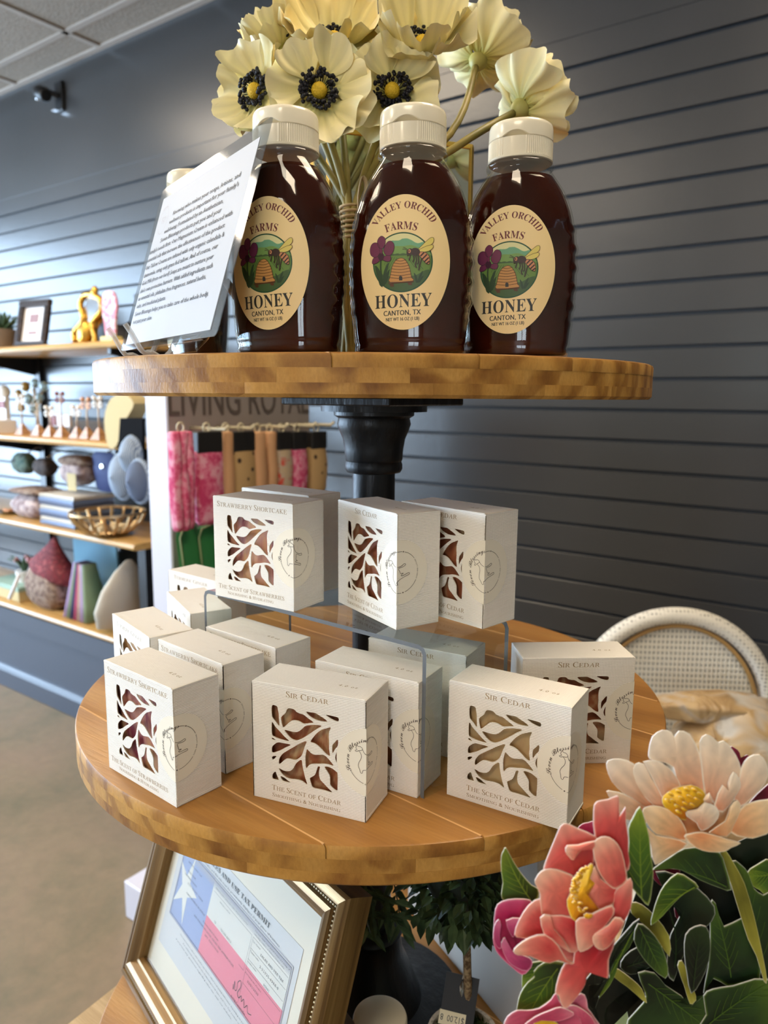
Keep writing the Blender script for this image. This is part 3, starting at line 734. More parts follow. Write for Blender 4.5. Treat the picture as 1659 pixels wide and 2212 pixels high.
def crumple(nm, m, par, sx, sy, sz, seed, c=(0, 0, 0), tilt=0):
    rnd = random.Random(seed); ph = [rnd.random() * 6 for _ in range(8)]
    def fn(j, i):
        q = j / 12; a = 2 * pi * i / 28
        k = min(1, .62 + q * 2.2) * (1 - max(0, q - .72) * 2.2)
        r = 1 + .10 * sin(3 * a + ph[0] + 3 * q) + .06 * sin(7 * a + ph[1] - 5 * q) + .05 * sin(11 * a + 9 * q + ph[2])
        e = lambda t: abs(t) ** .6 * (1 if t >= 0 else -1)
        return (c[0] + sx * k * r * e(cos(a)) + tilt * q, c[1] + sy * k * r * e(sin(a)), c[2] + sz * q * (1 + .05 * sin(a * 2 + ph[3])))
    return MB().loft([[fn(j, i) for i in range(28)] for j in range(13)], 0, None, True, True).build(nm, m, par, True)


b1 = thing('kraft_bag', 'crumpled kraft paper bag in clear plastic resting on the woven chair', 'bag', (pc.x, pc.y, .456), radians(32))
crumple('bag_body', bagm, b1, .11, .075, .27, 3, (.055, -.13, 0))
crumple('folded_top', bagm, b1, .10, .04, .05, 5, (.05, -.12, .245), -.03)
b2 = thing('plastic_bag', 'crumpled clear plastic bag beside the kraft bag on the chair', 'bag', (pc.x, pc.y, .456), radians(32))
crumple('bag_body', plm, b2, .055, .06, .30, 9, (-.125, -.12, 0), -.03)
MB().tube([(-.18, -.12, .29), (-.17, -.12, .33), (-.14, -.12, .29)], .006, 6).build('handle', plm, b2, True)

# ================================================================== THREE-TIER STAND
CX, CY = -.403, .542
topw = wood('stained_pine_top', srgb(144, 98, 48), srgb(176, 126, 64), srgb(190, 144, 82), (1.6, 20, 20), .33, (0, 0, radians(5)), 3, .25, ring=.18)
edgew = wood('stained_pine_edge', srgb(142, 98, 44), srgb(182, 136, 66), srgb(198, 154, 84), (30, 30, 14), .36, (radians(18), 0, radians(5)), 6, .30, .0003, ring=.3)
wv = nd(edgew, 'ShaderNodeTexWave', wave_type='BANDS', bands_direction='X'); wv.inputs['Scale'].default_value = 15; wv.inputs['Distortion'].default_value = 4; wv.inputs['Detail'].default_value = 2; wv.inputs['Detail Scale'].default_value = 1.5
ln(edgew, coords(edgew, (1, 1, 1), (0, radians(28), radians(50)), rnd=.7), wv.inputs['Vector'])
old = bsdf(edgew).inputs['Base Color'].links[0].from_socket
ln(edgew, mixc(edgew, .8, old, ramp(edgew, wv.outputs['Fac'], [(.0, (1.08, 1.06, 1.0, 1)), (.72, (1, 1, 1, 1)), (.93, (.62, .52, .42, 1))]), 'MULTIPLY'), bsdf(edgew).inputs['Base Color'])
bsdf(edgew).inputs['Roughness'].default_value = .48; bsdf(edgew).inputs['Specular IOR Level'].default_value = .35
seamm = mat('seam_filler', srgb(226, 178, 120), .6)
ironm = mat('black_iron', srgb(24, 25, 27), .42, .3)
n_ = noise(ironm, coords(ironm, (1, 1, .3)), 60, 4, .6); bump(ironm, n_, .0012)
ln(ironm, ramp(ironm, n_, [(.3, (.30, .30, .30, 1)), (.7, (.5, .5, .5, 1))]), bsdf(ironm).inputs['Roughness'])
stand = thing('display_stand', 'round three-tier wooden display stand on a black iron pole', 'display stand', (CX, CY, 0))
BND = [-.2145, -.1435, -.0735, -.0035, .0665, .1361, .2075]


def plank_poly(R, y0, y1, n=14):
    y0 = max(-R * .9999, y0); y1 = min(R * .9999, y1); a0, a1 = math.asin(y0 / R), math.asin(y1 / R)
    r_ = [(R * cos(a0 + (a1 - a0) * i / n), R * sin(a0 + (a1 - a0) * i / n)) for i in range(n + 1)]
    return r_ + [(-x, y) for x, y in r_[::-1]]


def board(name, R, ztop, T, top_seams):
    a = -radians(5)
    bd = MB().lathe([(R - .03, -T + .003), (R - .03, -.009)], 72).build(name, edgew, stand, 40, (0, 0, ztop))
    L = [(0, -T / 3, a, 0, topw), (-T / 3, -2 * T / 3, a + pi / 2, .02, edgew), (-2 * T / 3, -T, a + .04, -.03, edgew)]
    for k, (za, zb, an, sh, m) in enumerate(L):
        ys = [-R] + [y * R / .264 + sh for y in BND if abs(y * R / .264 + sh) < R - .012] + [R]
        Tm = Matrix.Rotation(an, 4, 'Z')
        for i in range(len(ys) - 1):
            g = .0004 if k == 0 else .00005
            y0, y1 = ys[i] + (g if i else 0), ys[i + 1] - (g if i < len(ys) - 2 else 0)
            e = .0022
            if k == 0: rings = [(R, zb, 0), (R, za - e, 0), (R - e * .35, za - e * .3, .0001), (R - e, za, .0004)]
            elif k == 2: rings = [(R - e, zb, 0), (R, zb + e, 0), (R, za, 0)]
            else: rings = [(R - .0001, zb, 0), (R - .0001, za, 0)]
            mb = MB().loft([[(x, y, z) for x, y in plank_poly(r_, y0 + (d_ if i else 0), y1 - d_)] for r_, z, d_ in rings], 0, Tm, True, True)
            if k == 0: mb.m = [2] * (2 * 15 * 2) + mb.m[60:]
            if k == 0 and i and top_seams:
                xr = sqrt(max(0, R * R - y0 * y0)) - .003
                mb.box((0, y0 - .0005, za - .0010), (2 * xr, .0013, .0021), 1, Tm)
            mb.build('plank', [m, seamm, edgew], bd, 30)
    return bd


Z2, Z1T, Z1B, Z3 = 1.01, 1.3053, 1.2787, .66
board('shelf_board', .2639, Z2, .0278, True)
board('shelf_board', .2360, Z1T, .0266, True)
board('shelf_board', .272, Z3, .028, True)
# iron fittings
MB().lathe([(.0195, Z2), (.0195, Z1B - .062)], 40).lathe([(.0195, Z3), (.0195, Z2 - .028)], 40).lathe([(.022, .02), (.022, Z3 - .028)], 40).build('pole', ironm, stand, 40)
MB().box((0, 0, Z1B - .0035), (.118, .118, .0068), bev=.001).build('top_plate', ironm, stand)
MB().lathe([(.048, Z1B - .0072), (.048, Z1B - .0125), (.0365, Z1B - .013), (.0365, Z1B - .016), (.0325, Z1B - .0185), (.0335, Z1B - .024), (.0315, Z1B - .030), (.0285, Z1B - .037), (.0268, Z1B - .047), (.0262, Z1B - .056), (.0252, Z1B - .0575), (.0262, Z1B - .0605), (.0262, Z1B - .0645), (.0245, Z1B - .0675), (.0197, Z1B - .0685)], 48).build('flared_collar', ironm, stand, 40)
MB().box((0, 0, Z2 - .028 - .0035), (.118, .118, .0068), bev=.001).lathe([(.036, Z2 - .035), (.033, Z2 - .045), (.0265, Z2 - .075), (.0262, Z2 - .09), (.0197, Z2 - .093)], 40).build('lower_collar', ironm, stand, 40)
MB().lathe([(.093, Z3), (.095, Z3 + .003), (.094, Z3 + .007), (.060, Z3 + .010), (.052, Z3 + .013), (.046, Z3 + .028), (.040, Z3 + .045), (.0325, Z3 + .062), (.0295, Z3 + .082), (.031, Z3 + .085), (.0325, Z3 + .0885), (.031, Z3 + .092), (.028, Z3 + .094), (.0197, Z3 + .095)], 48).build('base_flange', ironm, stand, 40)
for k in range(4):
    a = radians(20 + 90 * k); MB().lathe([(.006, 0), (.006, .003), (.003, .005), (.0005, .0052)], 12).build('bolt', ironm, stand, 40, (.077 * cos(a), .077 * sin(a), Z3 + .0085))
MB().lathe([(.17, .0), (.17, .012), (.06, .03), (.03, .06), (.022, .062)], 48).build('foot', ironm, stand, 40)

# pale table standing below at the left
palew = wood('pale_table_wood', srgb(176, 150, 112), srgb(202, 178, 138), srgb(220, 198, 160), rnd=1)
E_ = atz(147, 2212, .58); F_ = atz(196, 2173, .58); d_ = (F_ - E_).normalized(); n_ = Vector((d_.y, -d_.x, 0))
if n_.dot(Vector((CX, CY, .58)) - E_) < 0: n_ = -n_
tb = thing('side_table', 'pale wooden side table just below the lowest tier at the left', 'table', (0, 0, 0))
q0 = E_ - d_ * .12; q1 = E_ + d_ * .08
top_ = [q0, q1, q1 + n_ * .10, q0 + n_ * .10]
MB().prism([(p.x, p.y) for p in top_], .56, .58).build('table_top', palew, tb)
for p, s1, s2 in ((q0, 1, 1), (q1, -1, 1), (q1 + n_ * .10, -1, -1), (q0 + n_ * .10, 1, -1)):
    c = p + d_ * .015 * s1 + n_ * .015 * s2; MB().box((c.x, c.y, .28), (.02, .02, .56)).build('leg', palew, tb)

# ================================================================== ACRYLIC RISER
acr = clearmat('clear_acrylic', (.94, .97, .97, 1), 1.49, .02); acre = mat('acrylic_edge', srgb(106, 112, 118), .2)
RZ_ = 1.1177
rq = [(-.4785, .4035), (-.2490, .3940), (-.2310, .4790), (-.4620, .4890)]
rs = thing('acrylic_riser', 'clear acrylic riser carrying four soap boxes on the middle tier', 'riser', (0, 0, 0))
prof = []
for (r_, sgn) in ((.0, 1),):
    o_ = [(0, Z2 + .0002), (0, RZ_ - .006), (.0018, RZ_ - .0018), (.006, RZ_)]
    i_ = [(.003, Z2 + .0002), (.003, RZ_ - .0065), (.0042, RZ_ - .0040), (.0065, RZ_ - .003)]
wd = .2297
path = [(x, z) for x, z in o_] + [(wd - x, z) for x, z in o_[::-1]] + [(wd - x, z) for x, z in i_] + [(x, z) for x, z in i_[::-1]]
ex = Vector((rq[1][0] - rq[0][0], rq[1][1] - rq[0][1], 0)); ex.normalize()
dv = Vector(((rq[2][0] - rq[1][0] + rq[3][0] - rq[0][0]) / 2, (rq[2][1] - rq[1][1] + rq[3][1] - rq[0][1]) / 2, 0)); O_ = Vector((rq[0][0], rq[0][1], 0))
n = len(path); V = [tuple(O_ + ex * x + Vector((0, 0, z)) + dv * t) for t in (0, 1) for x, z in path]; hN = n // 2
Fs = [(i, (i + 1) % n, (i + 1) % n + n, i + n) for i in range(n)]
Fs += [(i, n - 1 - i, n - 2 - i, i + 1) for i in range(hN - 1)] + [(n + i, n + i + 1, 2 * n - 2 - i, 2 * n - 1 - i) for i in range(hN - 1)]
mb = MB().add(V, Fs[:n]); mb.add(V, Fs[n:], 1); mb.build('riser_body', [acr, acre], rs, 35)

# ================================================================== SOAP BOXES
BW, BH, BD = .0834, .0819, .0366
HOLES = '186,822 231,824 239,798 246,766 248,723 250,661 224,685 199,710 185,733|183,682 212,649 255,614 296,578 338,547 287,547 241,551 205,559 182,577|182,547 198,543 216,531 182,532|181,465 206,495 236,516 286,519 350,518 304,486 258,453 222,433 182,418|180,382 217,396 212,382 198,366 182,358|182,228 208,257 220,232 237,191 214,190 182,191|254,227 293,220 320,204 345,191 306,190 272,194|329,822 384,825 406,808 437,799 468,796 504,775 555,747 513,732 468,720 432,733 397,735 365,727 333,700 288,655 277,673 270,702 269,740 307,780|297,634 342,634 387,634 423,646 454,673 481,701 521,717 570,729 625,731 579,694 521,645 467,602 423,574 396,566 359,573 324,601|491,824 535,826 575,827 610,812 645,797 675,776 631,770 583,772 535,787 508,803|662,830 705,831 767,825 766,794 723,799 688,813|703,733 690,693 687,651 690,601 688,550 695,494 662,505 627,534 591,561 556,574 527,579 552,622 583,661 623,697 666,718|763,643 763,594 740,560 719,522 715,555 718,589 736,614|760,539 760,457 749,461 741,485 745,515|492,577 476,527 462,482 449,449 426,421 394,398 358,397 322,395 294,378 271,354 246,331 241,353 249,385 276,425 322,463 377,504 431,544|496,509 516,496 538,481 569,477 605,485 640,491 670,477 701,448 727,417 688,420 644,417 591,405 542,395 511,376 488,346 482,387 481,439 487,478|446,408 454,365 464,315 479,258 495,207 456,226 416,232 375,228 339,223 302,231 266,254 239,294 275,284 307,283 339,290 367,313 390,356 412,384|589,379 609,384 601,347 602,305 613,273 644,247 679,218 714,188 653,192 595,192 548,193 533,214 519,262 528,275 560,301 575,334|648,392 684,399 719,390 749,373 760,362 762,304 760,252 757,214 727,224 699,248 696,281 694,324 675,354'
holes = [[(int(a) / 1000, int(b_) / 1000) for a, b_ in (p.split(',') for p in h.split())] for h in HOLES.split('|')]
card = mat('linen_card', srgb(245, 241, 232), .62)
tc = nd(card, 'ShaderNodeTexCoord'); sx = nd(card, 'ShaderNodeSeparateXYZ'); ln(card, tc.outputs['Object'], sx.inputs[0])
P_ = 2 * pi / .00105
wz = math_(card, 'SINE', math_(card, 'MULTIPLY', math_(card, 'ADD', sx.outputs[2], math_(card, 'MULTIPLY', noise(card, tc.outputs['Object'], 120, 2), .0006)), P_))
wx = math_(card, 'SINE', math_(card, 'MULTIPLY', sx.outputs[0], P_ * .92)); wy = math_(card, 'SINE', math_(card, 'MULTIPLY', sx.outputs[1], P_ * .92))
pz = noise(card, tc.outputs['Object'], 320, 3, .6)
hsum = math_(card, 'ADD', math_(card, 'MULTIPLY', wz, 1.0), math_(card, 'ADD', math_(card, 'MULTIPLY', wx, .35), math_(card, 'MULTIPLY', wy, .35)))
bump(card, math_(card, 'ADD', hsum, math_(card, 'MULTIPLY', pz, 1.6)), .00011, .9)
cardin = mat('card_inside', srgb(196, 184, 160), .8)
ink = mat('bronze_ink', srgb(156, 132, 88), .5)
stick = mat('seal_paper', srgb(243, 237, 220), .30)
sink = mat('seal_ink', srgb(84, 72, 62), .5)
fr_pts = [[((x - .5) * BW, y * BH) for x, y in catmull(h, 3)] for h in holes]


def smallfit(mb, s, x0, x1, base, height, mi, y, res=2, narrow=1.0, track=.05, small=.8):
    V, Fc = caps_text(s, res, small, track); V, Fc = fit((V, Fc), (x0 - .5) * BW, (x1 - .5) * BW, base * BH, height * BH)
    mb.add([(a, y, b_) for a, b_ in V], Fc, mi)


def front_mesh(kind):
    mb = MB(); R_ = [(-BW / 2, 0), (BW / 2, 0), (BW / 2, BH), (-BW / 2, BH)]
    V, Fc = flatfill(R_, fr_pts); y = -BD / 2
    mb.add([(a, y, b_) for a, b_ in V], Fc); mb.add([(a, y + .0006, b_) for a, b_ in V], Fc, 2)
    for l in [R_] + fr_pts:
        n = len(l); mb.add([(a, y, b_) for a, b_ in l] + [(a, y + .0006, b_) for a, b_ in l], [(i, (i + 1) % n, (i + 1) % n + n, i + n) for i in range(n)], 2)
    e = y - .00008
    if kind == 'cedar':
        smallfit(mb, 'Sir Cedar', .315, .685, .917, .047, 1, e); smallfit(mb, 'The Scent of Cedar', .175, .79, .095, .043, 1, e); smallfit(mb, 'Smoothing & Nourishing', .178, .785, .037, .030, 1, e)
    elif kind == 'straw':
        smallfit(mb, 'Strawberry Shortcake', .057, .93, .905, .050, 1, e); smallfit(mb, 'The Scent of Strawberries', .05, .887, .088, .043, 1, e); smallfit(mb, 'Nourishing & Hydrating', .17, .755, .037, .030, 1, e)
    else:
        smallfit(mb, 'Turmeric Ginger', .12, .80, .905, .045, 1, e)
    me = mb.build('front_panel', [card, ink, cardin], None); m = me.data; bpy.data.objects.remove(me); return m


def carton_mesh():
    mb = MB(); t = .0006
    mb.box((BW / 2 - t / 2, 0, BH / 2), (t, BD, BH)); mb.box((-BW / 2 + t / 2, 0, BH / 2), (t, BD, BH))
    mb.box((0, BD / 2 - t / 2, BH / 2), (BW - 2 * t, t, BH)); mb.box((0, t / 2, t / 2), (BW - 2 * t, BD - 2 * t, t))
    # folded glue edge along the right front corner and tuck flap line at the foot
    mb.box((BW / 2 + .0002, 0, .0014), (.0003, BD * .98, .0012)); mb.box((BW / 2 + .00015, -BD / 2 + .0008, BH * .24), (.0003, .0012, BH * .44))
    o = mb.build('carton', [card], None); m = o.data; bpy.data.objects.remove(o); return m


def top_mesh():
    mb = MB(); e = .0011
    ring = lambda i, z: [(-BW / 2 + i, -BD / 2 + i, z), (BW / 2 - i, -BD / 2 + i, z), (BW / 2 - i, BD / 2 - i, z), (-BW / 2 + i, BD / 2 - i, z)]
    mb.loft([ring(.0001, BH - .0012), ring(-.00015, BH - .0006), ring(.0001, BH), ring(.0009, BH + .0003)], 0, None, True, True)
    V, Fc = rawtext('4.0 oz', 2, 1.25); V = [(x + .12 * y, y) for x, y in V]; V, Fc = fit((V, Fc), .18 * BW, .345 * BW, -.0035, .0028)
    mb.add([(a, b_, BH + .0004) for a, b_ in V], Fc, 1)
    mb.tube([(-BW / 2 + .001, -BD / 2 + .0002, BH + .0002), (BW / 2 - .001, -BD / 2 + .0002, BH + .0002)], .0004, 5)
    o = mb.build('lid_flap', [card, ink], None); m = o.data; bpy.data.objects.remove(o); return m


GOAT = [(567, 553), (575, 562), (586, 557), (600, 566), (597, 580), (585, 590), (572, 605), (566, 600), (574, 588), (566, 580), (567, 553)]
GOAT2 = [(600, 570), (615, 592), (640, 605), (665, 600), (683, 588), (691, 598), (675, 610), (652, 613), (643, 620), (650, 640), (655, 658), (672, 660), (662, 668), (656, 674), (668, 679), (705, 667), (709, 680), (680, 690), (655, 700), (637, 712), (629, 722), (629, 742), (620, 742), (611, 722), (600, 700), (600, 670), (605, 640), (600, 610), (585, 592)]


def seal_mesh(rot, dz=0, du=.0025):
    R = .023; u0, v0 = du, BH * .5 + dz; mb = MB()
    def put(V, Fc, off, mi):
        out = []
        for u, v in V:
            if u < 0: out.append((BW / 2 + u, -BD / 2 - off, v))
            else: out.append((BW / 2 + off, -BD / 2 + u - (0 if u > off else off - u), v))
        mb.add(out, Fc, mi)
    c = [(u0 + R * cos(2 * pi * i / 64), v0 + R * sin(2 * pi * i / 64)) for i in range(64)]
    zc = sqrt(R * R - u0 * u0)
    L = [(0, v0 - zc)] + [p for p in c if p[0] < 0 and p[1] < v0][::1]; left = [p for p in c if p[0] < 0]; right = [p for p in c if p[0] > 0]
    left.sort(key=lambda p: p[1]); right.sort(key=lambda p: p[1])
    left = [(0, v0 - zc)] + left + [(0, v0 + zc)]; right = [(0, v0 - zc)] + right + [(0, v0 + zc)]
    V, Fc = flatfill(left); put(V, Fc, .00025, 0); V, Fc = flatfill(right); put(V, Fc, .00025, 0)
    cr_, sr_ = cos(rot), sin(rot)
    def rp(V): return [(u0 + x * cr_ - y * sr_, v0 + x * sr_ + y * cr_) for x, y in V]
    r1 = .0148; wl_ = .00028
    def arcl(a0, a1):
        n = 18; V, Fc = strip([(r1 * cos(radians(a0 + (a1 - a0) * i / n)), r1 * sin(radians(a0 + (a1 - a0) * i / n))) for i in range(n + 1)], wl_); put(rp(V), Fc, .0004, 1)
    for a0, a1 in ((97, 78), (70, 32), (-32, -80), (-92, -135)): arcl(a0, a1)
    for a in (74, -86):
        V, Fc = flatfill(ell(r1 * cos(radians(a)), r1 * sin(radians(a)), .0005, .0005, 8)); put(rp(V), Fc, .0004, 1)
    body = ''.join(chr(0x1D4D0 + ord(ch) - 65) if ch.isupper() else (chr(0x1D4EA + ord(ch) - 97) if ch.islower() else ch) for ch in 'Seven Blessings')
    V, Fc = rawtext(body, 2); wdt = max(p[0] for p in V); size = radians(124) * r1 / wdt
    V, Fc = arc((V, Fc), r1 - .0006, radians(160), size * 1.0); V = [(x, y) for x, y in V]; put(rp(V), Fc, .0004, 1)
    V, Fc = rawtext('SOAPS AND LOTIONS', 1, 1.15); wdt = max(p[0] for p in V); size = radians(58) * r1 / wdt
    V, Fc = arc((V, Fc), r1 + .0004, 0, size, inside=True); put(rp(V), Fc, .0004, 1)
    for g in (GOAT, GOAT2):
        P = [((x - 652) / 115 * r1 * 1.02, -(y - 650) / 162 * r1) for x, y in g]; V, Fc = strip(catmull(P, 3, False), .00030); put(rp(V), Fc, .0004, 1)
    o = mb.build('seal_sticker', [stick, sink], None); m = o.data; bpy.data.objects.remove(o); return m


def marble(name, a, b_, c, sc=28, dist=2.5):
    m = mat(name, a, .45); v = coords(m, (1, 1, .45), (0, radians(20), 0), rnd=4); n = noise(m, v, sc, 4, .55, dist)
    ln(m, ramp(m, n, [(.34, a), (.5, b_), (.64, c)]), bsdf(m).inputs['Base Color']); return m


soapm = {'cedar': marble('brown_marbled_soap', srgb(118, 60, 36), srgb(154, 92, 60), srgb(190, 160, 120)), 'cedar2': marble('tan_marbled_soap', srgb(140, 96, 62), srgb(178, 146, 104), srgb(186, 160, 116), 22),
         'straw': marble('berry_marbled_soap', srgb(118, 38, 56), srgb(196, 140, 120), srgb(206, 164, 116), 24), 'turmeric': marble('ginger_soap', srgb(150, 106, 62), srgb(176, 134, 88), srgb(190, 152, 106))}
FM = {k: front_mesh(k) for k in ('cedar', 'straw', 'turmeric')}; CM, TM = carton_mesh(), top_mesh()
SM = {}
sb = MB(); sb.box((0, 0, 0), (.074, .026, .071), bev=.003); o = sb.build('soap_bar', [soapm['cedar']], None, 40); SBM = {'cedar': o.data}; bpy.data.objects.remove(o)
for k in soapm:
    if k != 'cedar': SBM[k] = SBM['cedar'].copy(); SBM[k].materials.clear(); SBM[k].materials.append(soapm[k])
BOXES = [  # x, y of the right front bottom corner, yaw, level, kind, soap, seal turn, label, soap label
    (-.3740, .2872, -.067, 0, 'straw', 'straw', -10, 'strawberry shortcake soap box at the left front of the middle tier', 'berry marbled soap bar in the left front strawberry box'),
    (-.2634, .3478, .237, 0, 'cedar', 'cedar', -14, 'cedar soap box standing front and centre on the middle tier', 'reddish brown soap bar in the front centre cedar box'),
    (-.1565, .4151, .081, 0, 'cedar', 'cedar2', -22, 'cedar soap box at the right front beside the peony cutout', 'tan marbled soap bar in the right front cedar box'),
    (-.2530, .3917, .106, 0, 'cedar', 'cedar', -12, 'cedar soap box standing inside the riser behind the front centre box', 'soap bar in the cedar box inside the riser leg'),
    (-.2530, .4552, .113, 0, 'cedar', 'cedar', 0, 'cedar soap box under the riser top at the back', 'soap bar in the back cedar box under the riser'),
    (-.1531, .5283, .679, 0, 'cedar', 'cedar', -10, 'cedar soap box at the right back in front of the woven chair', 'dark brown soap bar in the right back cedar box'),
    (-.3814, .3365, -.101, 0, 'straw', 'straw', 4, 'strawberry shortcake box second in the row behind the left front box', 'soap bar in the second strawberry box of the row'),
    (-.3758, .3836, -.057, 0, 'straw', 'straw', 0, 'strawberry shortcake box third in the row, under the riser', 'soap bar in the third strawberry box of the row'),
    (-.4712, .3421, -.264, 0, 'turmeric', 'turmeric', 0, 'turmeric ginger box nearest the left edge, closest of the three turmeric boxes', 'ginger coloured soap bar in the nearest turmeric box'),
    (-.4971, .4036, -.426, 0, 'turmeric', 'turmeric', 0, 'turmeric ginger box in the middle of the three turmeric boxes', 'soap bar in the middle turmeric box'),
    (-.5632, .4930, -.05, 0, 'turmeric', 'turmeric', 0, 'turmeric ginger box furthest back of the three turmeric boxes', 'soap bar in the furthest turmeric box'),
    (-.3715, .3993, .042, 1, 'straw', 'straw', -30, 'strawberry shortcake box at the left front on the acrylic riser', 'pink and tan soap bar in the strawberry box on the riser'),
    (-.3925, .4410, -.068, 1, 'straw', 'straw', 0, 'plain-looking soap box behind the strawberry box on the riser', 'soap bar in the rear left box on the riser'),
    (-.2846, .4102, -.377, 1, 'cedar', 'cedar', 6, 'cedar soap box turned to the left in the middle of the riser', 'brown soap bar in the turned cedar box on the riser'),
    (-.2370, .4487, -.186, 1, 'cedar', 'cedar', 2, 'cedar soap box at the right end of the acrylic riser', 'brown soap bar in the right cedar box on the riser')]
SEALS = {0, 1, 2, 3, 5, 6, 11, 13, 14}
for i, (x, y, yw, lv, kind, sp_, tr, lab, slab) in enumerate(BOXES):
    e1 = Vector((cos(yw), sin(yw), 0)); e2 = Vector((-sin(yw), cos(yw), 0)); c = Vector((x, y, 0)) - e1 * BW / 2 + e2 * BD / 2
    z = (RZ_ if lv else Z2) + .0003
    t = thing('soap_box', lab, 'soap box', (c.x, c.y, z), yw, 'boxed soaps on the display stand')
    link('front_panel', FM[kind], t); link('carton', CM, t); link('lid_flap', TM, t)
    if i in SEALS: link('seal_sticker', seal_mesh(radians(tr)), t)
    s = link('soap_bar', SBM[sp_], None, (c.x - e2.x * .0005, c.y - e2.y * .0005, z + .0363)); s.rotation_euler = (0, 0, yw)
    tag(s, slab, 'soap', 'soap bars inside the boxes')

# ================================================================== HONEY BOTTLES
plas = clearmat('clear_bottle_plastic', (.93, .93, .90, 1), 1.5, .015)
honeym = mat('dark_honey', srgb(46, 14, 8), .08, spec=.25)
n_ = noise(honeym, coords(honeym), 18, 2)
ln(honeym, ramp(honeym, n_, [(.35, srgb(28, 7, 3)), (.65, srgb(62, 20, 8))]), bsdf(honeym).inputs['Base Color'])
capm = mat('ivory_cap', srgb(238, 230, 206), .22, coat=.3)
PROF = [(0, .0300, .0170), (.0012, .0335, .0198), (.004, .0348, .0210), (.0075, .0343, .0206), (.010, .0352, .0213), (.0219, .0362, .0224), (.031, .0371, .0230), (.040, .0378, .0236), (.049, .0381, .0239), (.058, .0381, .0240),
        (.066, .0379, .0240), (.0735, .0374, .0238), (.081, .0365, .0236), (.088, .0352, .0232), (.096, .0330, .0228), (.1025, .0307, .0222), (.109, .0281, .0217), (.114, .0257, .0213), (.118, .0235, .0209), (.1215, .0212, .0204)]


PROF = [(z, a * (1 + .07 * min(1, max(0, (.119 - z) / .012))), b_ * (1 + .05 * min(1, max(0, (.119 - z) / .012)))) for z, a, b_ in PROF]


def prof_at(z):
    for (z0, a0, b0), (z1, a1, b1) in zip(PROF, PROF[1:]):
        if z0 <= z <= z1: t = (z - z0) / (z1 - z0); return a0 + (a1 - a0) * t, b0 + (b1 - b0) * t
    return PROF[-1][1:]


def bring(a, b, z, n, N=88, emb=0, inset=0):
    out = []
    for i in range(N):
        th = 2 * pi * i / N; c, s = cos(th), sin(th); k = 2 / n
        x = (a - inset) * abs(c) ** k * (1 if c >= 0 else -1); y = (b - inset) * abs(s) ** k * (1 if s >= 0 else -1)
        if emb and .020 < z < .094:
            side = max(0, (abs(c) - .80) / .20) * min(1, (z - .020) / .006) * min(1, (.094 - z) / .006)
            f = 1 + emb * side * (max(0, sin(z * 2 * pi / .0125 + (pi if abs(s) < .28 else 0))) - .4) / a
            x *= f
        out.append((x, y, z))
    return out


def bottle_meshes():
    zz = sorted(set([p[0] for p in PROF] + [.012 + .0014 * i for i in range(62)])); zz = [z for z in zz if z <= .1215]
    r1 = []
    for z in zz: a, b = prof_at(z); n = 2.3 if z < .09 else 2.3 - .3 * (z - .09) / .0315; r1.append(bring(a, b, z, n, emb=.0011))
    for r_, z in ((.0204, .1222), (.0204, .1232), (.0222, .1238), (.0224, .1250), (.0222, .1262), (.0206, .1268), (.0200, .129)): r1.append(bring(r_, r_, z, 2))
    o = MB().loft(r1, 0, None, True, True).build('bottle_body', plas, None, True); body = o.data; bpy.data.objects.remove(o)
    r2 = []
    for z in [z for z in zz if z >= .0012]: a, b = prof_at(z); n = 2.3 if z < .09 else 2.3 - .3 * (z - .09) / .0315; r2.append(bring(a, b, z + (.0012 if z < .004 else 0), n, emb=.0011, inset=.0013))
    r2 = [r for r in r2 if r[0][2] < .1195]
    o = MB().loft(r2, 0, None, True, True).build('honey', honeym, None, True); hon = o.data; bpy.data.objects.remove(o)
    mb = MB(); N = 96; R = .0212; rings = []
    for z, rr, rib in ((.1275, .0208, 0), (.1279, .0214, 0), (.1292, .0214, 0), (.1294, .0209, 1), (.1400, .0209, 1), (.1402, .0212, 0)):
        rings.append([((rr + (.00035 if (i % 2 and rib and not (-1.95 < th < -1.25)) else 0)) * cos(th), (rr + (.00035 if (i % 2 and rib and not (-1.95 < th < -1.25)) else 0)) * sin(th), z) for i in range(2 * N) for th in [pi * i / N - pi]])
    mb.loft(rings, 0, None, True, True); o = mb.build('cap_collar', capm, None, 30); cc = o.data; bpy.data.objects.remove(o)
    rings = []
    for z, rr in ((.1402, .0206), (.1407, .0212), (.1485, .0210), (.1505, .0204), (.1515, .0190), (.1518, .017), (.1518, .004)):
        ring = []
        for i in range(72):
            th = 2 * pi * i / 72 - pi; d = (th + pi / 2); notch = max(0, 1 - (d / .42) ** 2); zz_ = z
            if z < .1408: zz_ = z + .0032 * notch
            ring.append(((rr) * cos(th), (rr - .0006 * notch) * sin(th), zz_))
        rings.append(ring)
    o = MB().loft(rings, 0, None, True, True).build('cap_lid', capm, None, 40); cl_ = o.data; bpy.data.objects.remove(o)
    return body, hon, cc, cl_


# --- printed oval label, drawn in label coordinates (metres) and wrapped on the bottle
LZ, LA, LB = .0563, .0268, .0405
LS = 4.16e-5
def L_(x, y): return ((x - 692) * LS, (1106 - y) * LS)
def P_L(s): return [L_(*map(float, p.split(','))) for p in s.split()]


LC = {}
def lc(name, *c):
    m = mat('print_' + name, srgb(*c), .45); return m


